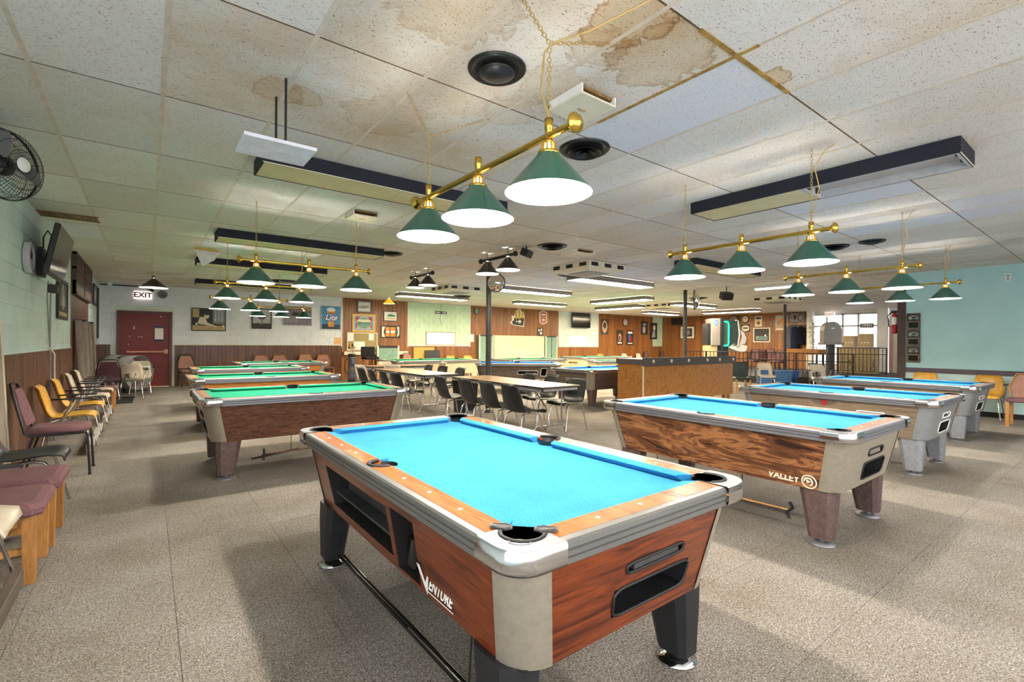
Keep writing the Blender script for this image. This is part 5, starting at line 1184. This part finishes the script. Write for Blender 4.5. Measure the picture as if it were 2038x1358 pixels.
# shutter lattice on the wood panel, and boards leaning below it
t = thing('lattice_shutter', 'dark wooden lattice shutter near the ceiling of the left wall', 'shutter', (XL + .06, 12.9, 2.16), R9)
w = 3.0 / 2
g = G()
for z in (0, .2, .44, .70): g.box(-w, w, -.03, .025, z, z + .045)
for x in (-w, -.02, w - .05): g.box(x, x + .05, -.03, .025, 0, .745)
obj('frame', g, 'wood_trim_dk', t); obj('backing', G().box(-w, w, .02, .028, 0, .74), 'tan', t)
for k in range(12):
    for z0, z1 in ((.245, .44), (.485, .70)): obj('slat', G().box(-w + .1 + k * .242, -w + .2 + k * .242, -.02, .018, z0, z1), 'plank_wall', t)
obj('lower_rail', G().box(-w, w, -.02, .02, .045, .2), 'plank_wall', t)
for i, (y, lab) in enumerate(((11.85, 'grey wooden board leaning under the lattice shutter, nearest one'), (12.5, 'grey wooden board leaning under the lattice shutter, second one'), (13.3, 'grey wooden board leaning under the lattice shutter, third one'), (14.1, 'grey wooden board leaning under the lattice shutter, farthest one'))):
    t = thing('leaning_board', lab, 'board', (0, y, 0), 0, 'boards leaning under the lattice')
    obj('plank', G().loft([[(-.96, -.17, .0), (-.93, -.17, .0), (-.93, .17, .0), (-.96, .17, .0)], [(-1.05, -.17, 1.70), (-1.02, -.17, 1.70), (-1.02, .17, 1.70), (-1.05, .17, 1.70)]]), 'board_grey', t)
    for s in (-1, 1): obj('edge_lip', G().loft([[(-.93, s * .17 - .02, .0), (-.88, s * .17 - .02, .0), (-.88, s * .17 + .02, .0), (-.93, s * .17 + .02, .0)], [(-1.02, s * .17 - .02, 1.70), (-.96, s * .17 - .02, 1.70), (-.96, s * .17 + .02, 1.70), (-1.02, s * .17 + .02, 1.70)]]), 'board_grey', t)
    if i in (0, 2): obj('clip', G().box(-1.06, -.92, .1, .3, 1.69, 1.72), 'black', t)
t = thing('leaning_sheet', 'large grey panel leaning on the left wall beside the black chair', 'board', (0, 5.75, 0))
obj('panel_face', G().loft([[(-1.05, -1.3, .02), (-1.035, -1.3, .02), (-1.035, .75, .02), (-1.05, .75, .02)], [(-1.072, -1.3, 1.52), (-1.06, -1.3, 1.52), (-1.06, .45, 1.52), (-1.072, .45, 1.52)]]), 'board_grey', t)
obj('edge_strip', G().loft([[(-1.05, .75, .02), (-1.03, .75, .02), (-1.03, .80, .02), (-1.05, .80, .02)], [(-1.072, .45, 1.52), (-1.055, .45, 1.52), (-1.055, .50, 1.52), (-1.072, .50, 1.52)]]), 'cream', t)
# wall fan at the upper left
fc = Vector((-.80, 4.80, 2.57)); t = thing('wall_fan', 'black caged fan mounted high on the left wall', 'fan', fc, -.62)
r = .24
obj('cage_rim', G().lathe([(r, -.012), (r + .006, -.006), (r + .006, .006), (r, .012)], 40, (0, 0), 0, True, False, 'x'), 'black', t)
g = G()
for k in range(60):
    a = 2 * PI * k / 60; ca, sa = cos(a), sin(a)
    g.tube([(.13, .05 * ca, .05 * sa), (.118, .13 * ca, .13 * sa), (.07, .215 * ca, .215 * sa), (.02, r * ca, r * sa)], .0017, 4); 
    if k % 2: g.tube([(.02, r * ca, r * sa), (-.08, .21 * ca, .21 * sa), (-.13, .1 * ca, .1 * sa)], .0017, 4)
for rr, x in ((.10, .125), (.17, .1), (.222, .06), (.222, -.06)): g.tube([(x, rr * cos(2 * PI * k / 32), rr * sin(2 * PI * k / 32)) for k in range(32)], .0022, 4, closed=True)
obj('cage_wire', g, 'black', t, stuff=True)
for k in range(3):
    a0 = 2 * PI * k / 3; q = lambda rr, da, x: (x, rr * cos(a0 + da), rr * sin(a0 + da))
    obj('blade', G().add([q(.05, -.3, .03), q(.15, -.5, .05), q(.235, -.45, .05), q(.245, .1, .01), q(.2, .5, -.03), (q(.06, .5, -.02))], [(0, 1, 2, 3, 4, 5)]), 'grey', t)
obj('hub_badge', G().lathe([(.001, .142), (.035, .14), (.05, .128)], 18, (0, 0), 0, True, False, 'x'), 'paper', t)
obj('motor', G().lathe([(.001, -.2), (.06, -.19), (.075, -.12), (.075, .0), (.02, .03)], 16, (0, 0), 0, True, False, 'x'), 'black', t)
obj('wall_bracket', G().tube([(-.15, 0, -.04), (-.3, -.08, -.1), (-.29, -.27, -.1)], .022, 8), 'black', t)
# exit sign, camera pipe, speakers, mirrors
t = thing('exit_sign', 'white exit sign with black letters behind the dark cone lamp', 'sign', (aty(283, 597, YB - .06).x, YB - .06, 2.62))
obj('sign_box', G().box(-.2, .2, -.03, .015, -.11, .11, 0, .008), 'exit_lit', t); text('EXIT', .2, t, (0, -.032, 0), UPR, 'wood_trim_dk', bold=.006)
t = thing('security_camera', 'small white and black camera on a pipe by the exit', 'camera', (-.65, 16.9, 2.83))
obj('pipe', G().tube([(-.4, .3, .03), (.55, .3, .03)], .018, 8), 'charcoal', t); obj('housing', G().sph((-.18, .0, .03), .06, 10, 6), 'white', t); obj('camera_body', G().tube([(.62, .25, .0), (.75, .1, -.08)], .045, 8), 'black', t)
t = thing('emergency_light', 'dark horn-shaped emergency light right of the exit sign', 'light', (.33, YB - .12, 2.66))
obj('horn', G().lathe([(.04, .08), (.05, .0), (.12, -.12), (.11, -.12), (.03, -.02)], 16, (0, 0), 0, True, False, 'y'), 'grey', t)
def mirror_dome(lab, x, y, z, r, rz):
    t = thing('convex_mirror', lab, 'mirror', (x, y, z), rz, 'round convex mirrors on the columns')
    obj('mirror', G().lathe([(r, 0), (r * .9, -.05), (r * .7, -.10), (r * .4, -.135), (.001, -.15)], 26, (0, 0), 0, True, False, 'y'), 'mirror', t)
    obj('rim', G().tube([(r * cos(2 * PI * k / 28), 0, r * sin(2 * PI * k / 28)) for k in range(28)], .014, 6, closed=True), 'charcoal', t)
    obj('bracket', G().tube([(0, 0, 0), (0, .1, 0)], .015, 6), 'charcoal', t)
mirror_dome('convex mirror on the near black column under the dark lamp', 5.30, 7.50, 2.50, .17, -.75)
mirror_dome('convex mirror on the second black column beyond the bar', 12.5, 7.82, 2.62, .28, .5)
def speaker(lab, p, z, rz, s=.1):
    t = thing('ceiling_speaker', lab, 'speaker', (p.x, p.y, z), rz, 'small black ceiling speakers')
    obj('body', G().box(-s, s, -s * .7, s * .7, -s * .6, s * .6, 0, .01).xf(Matrix.Rotation(.4, 4, 'X')), 'black', t); obj('bracket', G().tube([(0, 0, s * .5), (0, 0, CEIL - z - .002)], .012, 6), 'black', t)
speaker('small black speaker on a ceiling bracket near the two-shade dark lamp', atz(1045, 490, CEIL), 2.80, .5)
speaker('black and grey speaker hung on thin rods before the golf game', atz(1444, 575, CEIL - .15), 2.66, -.6, .15)
# far right wall
def vinyl_fan(lab, box):
    c, rz, w, h = wallpos('right', *box); r = h / 2; t = thing('wall_fan', lab, 'fan', c, rz)
    obj('cage', G().tube([(r * cos(2 * PI * k / 28), -.12, r * sin(2 * PI * k / 28)) for k in range(28)], .016, 6, closed=True), 'black', t)
    obj('blade_disc', G().lathe([(r * .95, -.1), (.06, -.13)], 24, (0, 0), 0, False, False, 'y'), 'grey_dome', t); obj('hub', G().sph((0, -.16, 0), .06), 'tan', t); obj('bracket', G().tube([(0, -.1, 0), (0, 0, 0)], .03, 8), 'black', t)
vinyl_fan('brown round wall fan beside the yellowish clock over the railing', (1451, 622, 1471, 642))
pic('wall_sign', 'long oval-patterned sign left of the black-rimmed far clock', 'sign', (1195, 632, 1210, 663), 'back', 'charcoal', 'wood_trim_dk', .04, [('tan', ell(.5, .5, .42, .46)), ('charcoal', ell(.5, .6, .25, .22)), ('pink', ell(.5, .25, .15, .1))])
for lab, bx, sh in (('dark poster with reddish figure, lower left of the far corner group', (1227, 654, 1239, 683), [('pink', ell(.5, .5, .3, .3)), ('charcoal', rect(.3, .3, .6, .6)), ('white', rect(.1, .05, .9, .15))]), ('dark poster with blue and red figures, lower right of the far corner group', (1247, 654, 1260, 683), [('white', rect(.1, .8, .9, .95)), ('blue', ell(.4, .5, .25, .25)), ('red', ell(.65, .4, .2, .25)), ('white', rect(.1, .05, .9, .12))]),
                    ('dark framed poster with a pale figure, upper left by the mint strip', (1275, 635, 1288, 662), [('ltgrey', ell(.45, .35, .25, .3)), ('ltgrey', rect(.3, .7, .8, .85))]), ('tall dark poster with a pale bent figure next to the mint strip', (1293, 638, 1307, 671), [('ltgrey', [(.2, .1), (.8, .1), (.7, .5), (.4, .5)]), ('cream', ell(.6, .7, .22, .18))])):
    pic('wall_poster', lab, 'poster', bx, 'back', 'charcoal', 'black', .03, sh, .02, 'posters in the far corner')
pic('framed_picture', 'cream-matted picture behind the second black column', 'picture', (1353, 644, 1383, 669), 'right', 'cream', 'wood_trim_dk', .04, [('charcoal', rect(.15, .15, .85, .85)), ('grey', ell(.5, .5, .2, .25))], group=PP)
tag(obj('dark_panel', G().box(XR - .09, XR - .05, 15.9, 16.6, 2.45, 2.85), 'black'), 'black panel high on the wood wall right of the mint strip', 'panel')
pic('wall_sign', 'square cream sign with gold bird above the framed table picture', 'sign', (1502, 622, 1516, 642), 'right', 'cream', None, 0, [('charcoal', rect(.1, .7, .9, .92)), ('gold', ell(.5, .35, .35, .25)), ('charcoal', ell(.5, .35, .18, .12))])
pic('wall_plaque', 'white scalloped plaque with dark script on a dark board', 'plaque', (1475, 639, 1492, 653), 'right', 'black', None, 0, [('cream', ell(.5, .5, .45, .42)), ('cream', rect(.1, .2, .9, .8)), ('charcoal', rect(.2, .42, .8, .6))])
pic('framed_picture', 'white-framed dark picture of a pool room above the maroon chairs', 'picture', (1499, 645, 1533, 673), 'right', 'charcoal', 'cream', .05, [('grey', rect(.1, .1, .9, .4)), ('slate_dk', rect(.2, .2, .85, .35)), ('white', ell(.75, .45, .06, .08)), ('white', rect(.2, .3, .26, .38))], group=PP)
pic('wall_poster', 'orange and grey poster beside the third black column', 'poster', (1542, 619, 1567, 649), 'right', 'tan', None, 0, [('ltgrey', ell(.3, .85, .25, .12)), ('orange', ell(.6, .55, .35, .2)), ('grey', ell(.3, .5, .15, .15)), ('cream', rect(.1, .05, .9, .15))])
pic('gauge_panel', 'grey board with round dials on the far wood wall', 'panel', (1569, 614, 1602, 632), 'right', 'grey', 'charcoal', .03, [('black', ell(.12, .5, .04, .09)), ('charcoal', ell(.38, .5, .11, .28)), ('black', ell(.38, .5, .05, .13)), ('charcoal', ell(.75, .5, .2, .44)), ('grey', ell(.75, .5, .15, .34))])
pic('round_sign', 'round cream wheel sign behind the coats', 'sign', (1580, 638, 1596, 664), 'right', 'cream', None, 0, [('wood_trim_dk', ell(.5, .5, .46, .46)), ('cream', ell(.5, .5, .4, .4)), ('red', ell(.3, .5, .08, .14)), ('charcoal', ell(.65, .6, .1, .08))], outline=ell(.5, .5, .5, .5))
# trophies on the teal wall, outlet, extinguisher
c, rz, w, h = wallpos('teal', 1804, 611, 1832, 709)
for k, lab in enumerate(('dark award plaque with oval emblem, topmost on the teal wall edge', 'dark award plaque with oval emblem, middle one on the teal wall edge', 'dark award plaque with oval emblem, lowest on the teal wall edge')):
    z = c.z + h / 3 * (1 - k); t = thing('award_plaque', lab, 'plaque', (XT - .003, c.y, z), -R9, 'award plaques on the teal wall'); a, b_ = w / 2, h / 6
    obj('board', G().box(-a, a, -.018, 0, -b_ + .003, b_ - .003, 0, .004), 'wood_trim_dk', t)
    obj('emblem', G().add([(.085 * cos(q * PI / 10), -.0195, .07 + .052 * sin(q * PI / 10)) for q in range(20)], [tuple(range(20))]).add([(-.05, -.0195, .02), (.05, -.0195, .02), (.06, -.0195, .04), (-.06, -.0195, .04)], [(0, 1, 2, 3)], 0), 'chrome', t)
    obj('emblem_figure', G().add([(-.04, -.0215, .09), (-.01, -.0215, .05), (.03, -.0215, .06), (.05, -.0215, .1), (.0, -.0215, .1)], [(0, 1, 2, 3, 4)]), 'charcoal', t)
    obj('name_plate', G().box(-a + .02, a - .02, -.021, -.018, -b_ + .025, -.01), 'tan', t); obj('name_plate', G().box(-a + .028, a - .028, -.0225, -.021, -b_ + .033, -.018), 'black_gloss', t)
t = thing('wall_outlet', 'white power outlet high on the teal wall', 'outlet', atx(2004, 536, XT - .003), -R9)
obj('plate', G().box(-.037, .037, -.008, 0, -.06, .06, 0, .004), 'paper', t); obj('socket', G().box(-.018, .018, -.01, -.008, .01, .045).box(-.018, .018, -.01, -.008, -.045, -.01), 'grey', t)
t = thing('fire_extinguisher', 'red and white fire extinguisher on the dark post edge', 'extinguisher', (XT + .06, 3.29, 1.62))
obj('cylinder', G().lathe([(.001, 0), (.04, 0), (.05, .02), (.05, .38), (.04, .43), (.02, .45), (.001, .45)], 16), 'red', t); obj('label_band', G().lathe([(.051, .2), (.051, .36)], 16), 'paper', t); obj('valve', G().box(-.015, .015, -.06, .06, .45, .5, 0, .005), 'black', t); obj('hose', G().tube([(0, .05, .47), (0, .12, .4), (0, .1, .15)], .012, 6), 'black', t)

# ------------------------------------------------------------------ raised area behind the railing
struct('floor_platform', G().box(17.05, XR - .04, 4.2, 12.2, 0, .25, 0, .01), 'charcoal')
def railing(lab, x, y0, y1, zb_, z1, step, group=None):
    t = thing('railing', lab, 'railing', (x, y0, 0), 0, 'black iron railings')
    L = y1 - y0
    obj('top_rail', G().box(-.02, .02, 0, L, z1 - .025, z1, 0, .005), 'iron', t); obj('middle_rail', G().box(-.012, .012, 0, L, z1 - .27, z1 - .245), 'iron', t); obj('bottom_rail', G().box(-.012, .012, 0, L, zb_ + .08, zb_ + .1), 'iron', t)
    me = G().box(-.008, .008, -.008, .008, zb_ + .1, z1 - .025).mesh('baluster', ['iron']); n = int(L / step)
    for k in range(1, n): obj('baluster', me, None, t, (0, L * k / n, 0))
    for k in range(0, int(L / 1.6) + 1): obj('post', G().box(-.018, .018, -.018, .018, zb_, z1), 'iron', t, (0, min(L, k * 1.6), 0))
    g = G()
    for k in range(int(L / .8)):
        y = .4 + k * .8
        for s in (-1, 1): g.tube([(0, y + s * (.02 + .09 * (1 - q / 9)) * sin(q * .7), zb_ + .12 + q * .045) for q in range(10)], .008, 4)
    obj('scroll', g, 'iron', t, stuff=True)
railing('long black iron railing behind the bar counter', 16.95, 5.3, 10.9, .02, 1.10, .14)
railing('black iron railing in front of the shop windows', 22.3, 5.9, 8.4, .25, 1.27, .12)
def plat(px, py, x): p = atx(px, py, x); return p
PG2 = 'maroon chairs behind the railing'
for lab, px, x, rz in (('maroon padded chair behind the railing, leftmost of the group', 1495, 19.2, PI), ('maroon padded chair behind the railing, second from left', 1511, 20.2, PI), ('maroon padded chair behind the railing, under the pool room picture', 1533, 21.2, PI + .4), ('maroon padded chair behind the railing, beside the third black column', 1547, 19.2, PI)):
    p = atx(px, 690, x); c_ = banquet_chair(lab, (x, p.y, .45), rz, 'mauve', PG2); c_.location.z = .25
t = thing('side_table', 'wooden topped side table behind the railing by the coats', 'table', (20.5, atx(1594, 690, 20.5).y, .25))
obj('tabletop', G().box(-.35, .35, -.75, .75, .74, .95, 0, .01), 'oak_bar', t)
for sx in (-.3, .3):
    for sy in (-.68, .68): obj('leg', G().box(sx - .03, sx + .03, sy - .03, sy + .03, 0, .74), 'iron', t)
for lab, px in (('blue storage tub on the floor behind the left cream chair', 1528), ('blue storage tub on the floor right of the left cream chair', 1566)):
    p = atx(px, 740, 16.4); t = thing('storage_tub', lab, 'tub', (16.4, p.y, 0), 0, 'blue tubs by the railing')
    obj('body', G().loft([[(-.2, -.24, 0), (.2, -.24, 0), (.2, .24, 0), (-.2, .24, 0)], [(-.24, -.28, .48), (.24, -.28, .48), (.24, .28, .48), (-.24, .28, .48)]]), 'bin_blue', t); obj('lid', G().box(-.26, .26, -.3, .3, .48, .53, 0, .01), 'bin_blue', t); obj('rib', G().box(-.245, -.215, -.26, .26, .3, .33), 'bin_blue', t)
t = thing('gym_bag', 'black bag on the floor right of the blue tubs', 'bag', (16.3, atx(1612, 745, 16.3).y, 0))
obj('bag', G().lathe([(.001, -.3), (.16, -.28), (.19, 0), (.16, .28), (.001, .3)], 14, (0, .19), 0, True, False, 'y'), 'black_fabric', t); obj('handle', G().tube([(0, -.15, .36), (0, -.1, .5), (0, .1, .5), (0, .15, .36)], .015, 6), 'black', t)
# golf arcade game, seen from its side: front towards local +x
p = atx(1428, 690, 18.6)
t = thing('arcade_cabinet', 'tall golf arcade cabinet with green neon edge behind the railing', 'arcade game', (18.6, p.y, .25), -radians(40))
obj('marquee_side', G().box(-.38, .0, -.36, .36, 1.05, 2.15, 0, .03), 'grey_dome', t); obj('rear_cover', G().box(-.52, -.38, -.3, .3, 1.1, 1.95, 0, .01), 'black', t); obj('side_slab', G().box(.0, .1, -.38, .38, .85, 2.18, 0, .01), 'black', t)
obj('screen_hood', G().loft([[(.1, -.36, 1.05), (.66, -.36, 1.02), (.72, -.36, 1.5), (.66, -.36, 2.05), (.1, -.36, 2.12)], [(.1, .36, 1.05), (.66, .36, 1.02), (.72, .36, 1.5), (.66, .36, 2.05), (.1, .36, 2.12)]]), 'dkgreen_vinyl', t)
obj('hood_edge', G().tube([(.55, -.37, 1.02), (.67, -.37, 1.03), (.73, -.37, 1.5), (.67, -.37, 2.06), (.55, -.37, 2.08)], .025, 6), 'white', t)
obj('neon_strip', G().tube([(.12, -.385, 2.02), (.27, -.385, 2.0), (.30, -.385, 1.9), (.30, -.385, 1.15), (.27, -.385, 1.06), (.12, -.385, 1.05)], .022, 8), 'neon', t)
obj('badge', G().add([(-.19 + .07 * cos(q * PI / 9), -.362, 1.98 + .12 * sin(q * PI / 9)) for q in range(18)], [tuple(range(18))]), 'blue', t); obj('badge_swoosh', G().add([(-.2, -.364, 2.05), (-.15, -.364, 2.0), (-.17, -.364, 1.96), (-.22, -.364, 1.9)], [(0, 1, 2, 3)]), 'white', t)
obj('pedestal', G().box(-.5, -.1, -.3, .3, 0, 1.05, 0, .02), 'tan', t); obj('pedestal_front', G().loft([[(-.1, -.3, 0), (.4, -.3, 0), (.4, .3, 0), (-.1, .3, 0)], [(-.1, -.3, 1.04), (.3, -.3, 1.04), (.3, .3, 1.04), (-.1, .3, 1.04)]]), 'black', t)
obj('control_deck', G().loft([[(.3, -.36, .98), (.85, -.36, .78), (1.0, -.36, .86), (1.05, -.36, 1.05), (.85, -.36, 1.1), (.5, -.36, 1.16)], [(.3, .36, .98), (.85, .36, .78), (1.0, .36, .86), (1.05, .36, 1.05), (.85, .36, 1.1), (.5, .36, 1.16)]]), 'white', t)
obj('wing', G().loft([[(.74, -.37, 1.1), (.95, -.37, 1.15), (1.0, -.37, 1.35), (.9, -.37, 1.6), (.76, -.37, 1.68), (.86, -.37, 1.4)], [(.74, -.33, 1.1), (.95, -.33, 1.15), (1.0, -.33, 1.35), (.9, -.33, 1.6), (.76, -.33, 1.68), (.86, -.33, 1.4)]]), 'board_white', t)
obj('trackball', G().sph((.8, 0, 1.08), .06), 'chrome', t)
# dome-topped machine on a post, coats, plant, reception counter
p = atx(1653, 700, 18.9)
t = thing('dome_machine', 'grey dome-topped machine on a thick post behind the railing', 'machine', (18.9, p.y, .25), -.9)
g = G(); prof = [(-.27, 1.2), (-.27, 1.62)] + [(-.27 * cos(radians(a)), 1.62 + .3 * sin(radians(a))) for a in range(15, 180, 15)] + [(.27, 1.62), (.27, 1.2)]
g.loft([[(x, -.2, z) for x, z in prof], [(x, .2, z) for x, z in prof]]); obj('dome', g, 'grey_dome', t)
obj('tray', G().box(-.32, .32, -.28, .24, 1.12, 1.2, 0, .02), 'grey_dome', t); obj('post', G().box(-.1, .1, -.12, .12, 0, 1.12, 0, .01), 'charcoal', t); obj('base', G().box(-.3, .3, -.3, .3, 0, .06, 0, .01), 'charcoal', t); obj('handle', G().box(-.05, .05, -.22, -.2, 1.68, 1.70), 'chrome', t)
t = thing('coat_rack', 'wall hooks board holding dark coats at the far wall', 'coat rack', (XR - .05, 9.78, 2.2), -R9)
obj('rail', G().box(-.4, .4, -.03, 0, 0, .1), 'wood_trim_dk', t)
for k in (-.3, -.1, .1, .3): obj('hook', G().tube([(k, -.03, .06), (k, -.10, .05), (k, -.11, .1)], .01, 5), 'chrome', t)
for lab, dx, m_, ln in (('grey coat hanging nearest the round sign', -.30, 'coat_grey', 1.0), ('navy coat in the middle of the coat hooks', -.08, 'coat_navy', 1.1), ('black coat on the coat hooks beside the plant', .14, 'coat_black', .85)):
    t = thing('coat', lab, 'coat', (XR - .22, 9.78 - dx * 1.25, 2.22), -R9, 'coats on the hooks')
    g = G(); rings = []
    for z, w_, d_ in ((0, .05, .04), (-.05, .11, .07), (-.2, .15, .1), (-.6, .16, .11), (-ln, .2, .12)):
        rings.append([(w_ * cos(2 * PI * q / 12) * (1 + .08 * (q % 2)), d_ * sin(2 * PI * q / 12) * (1 + .1 * (q % 2)), z) for q in range(12)])
    g.loft(rings, 0, True); obj('body', g, m_, t)
    for s in (-1, 1): obj('sleeve', G().tube([(s * .1, 0, -.06), (s * .17, -.02, -.3), (s * .18, -.03, -.65)], [.06, .055, .05], 8), m_, t)
t = thing('potted_plant', 'tall leafy green plant between the coats and the shop window', 'plant', (23.7, 8.95, .25))
obj('pot', G().lathe([(.001, 0), (.15, 0), (.19, .3), (.17, .3), (.001, .28)], 16), 'charcoal', t); obj('stem', G().tube([(0, 0, .28), (.03, .02, .9), (-.02, 0, 1.5), (.02, .03, 2.1)], .02, 6), 'oak_leg', t)
rn = random.Random(5); g = G()
for k in range(420):
    z = rn.uniform(.75, 2.25); rr = rn.uniform(.03, .30) * (1 - abs(z - 1.5) * .5); a = rn.uniform(0, 2 * PI); c = Vector((rr * cos(a), rr * sin(a), z)); d_ = Vector((cos(a), sin(a), rn.uniform(-.5, .6))).normalized(); s_ = d_.cross(Vector((0, 0, 1))).normalized() * .025; l_ = rn.uniform(.07, .13)
    g.add([c, c + d_ * l_ * .5 + s_, c + d_ * l_, c + d_ * l_ * .5 - s_], [(0, 1, 2, 3)])
obj('foliage', g, 'leaf', t, stuff=True)
t = thing('reception_counter', 'tan reception counter below the shop windows', 'counter', (23.0, 6.95, .25), 0)
obj('body', G().box(-.3, .3, -.55, .75, 0, 1.0), 'tan', t); obj('counter_top', G().box(-.34, .34, -.6, .8, 1.0, 1.05), 'ltgrey', t)
for lab, y, m_, h in (('tan box on the reception counter, left one', 7.3, 'tan', .42), ('wide tan display box on the reception counter, right one', 6.75, 'tan', .5)):
    t = thing('display_box', lab, 'box', (23.0, y, 1.3), 0, 'boxes on the reception counter'); obj('body', G().box(-.2, .2, -.2, .22, 0, h, 0, .02), m_, t); obj('lid', G().box(-.21, .21, -.21, .23, h, h + .03), 'cream', t)
    for k in range(3): obj('label_tag', G().box(-.205, -.2, -.15 + k * .11, -.09 + k * .11, .15, .2), 'paper', t)
t = thing('open_sign', 'dark open sign hanging in the shop window', 'sign', (XR - .08, atx(1726, 638, XR).y, 2.2), -R9)
obj('plate', G().box(-.24, .24, -.012, .0, -.09, .09), 'charcoal', t); text('OPEN', .15, t, (0, -.014, 0), UPR, 'paper', bold=.003); obj('cord', G().tube([(-.15, -.006, .09), (0, -.006, .3), (.15, -.006, .09)], .004, 4), 'charcoal', t)
t = thing('exit_sign', 'orange-lettered exit sign by the shop entrance', 'sign', (XR - .3, 8.4, 2.72), -R9)
obj('sign_box', G().box(-.19, .19, -.03, .03, -.1, .1, 0, .008), 'exit_lit', t); text('EXIT', .17, t, (0, -.032, 0), UPR, 'orange', bold=.006); obj('bracket', G().box(-.02, .02, -.02, .02, .1, .187), 'paper', t)
# boards leaning at the back wall behind the cream tables
t = thing('chalk_board', 'green chalk board on a pale frame leaning at the back wall', 'board', (7.1, 16.95, 0))
obj('frame', G().box(-.43, -.37, -.03, .03, 0, 1.2).box(.37, .43, -.03, .03, 0, 1.2).box(-.37, .37, -.03, .03, .3, .36), 'cream', t); obj('sheet', G().box(-.37, .37, -.02, .02, .36, 1.12), 'slate', t); obj('spring_edge', G().box(-.37, .37, -.035, .035, 1.12, 1.2, 0, .01), 'black', t)
tag(obj('yellow_board', G().box(8.25, 9.15, YB - .1, YB - .06, .0, 1.14), 'yellow_osb'), 'yellow particle board leaning under the pale green panel', 'board')
tag(obj('black_panel', G().loft([[(8.65, 17.0, 0), (9.35, 17.0, 0), (9.35, 17.03, 0), (8.65, 17.03, 0)], [(8.7, 17.12, 1.03), (9.35, 17.12, 1.03), (9.35, 17.15, 1.03), (8.7, 17.15, 1.03)]]), 'black'), 'black panel leaning in front of the yellow board', 'panel')
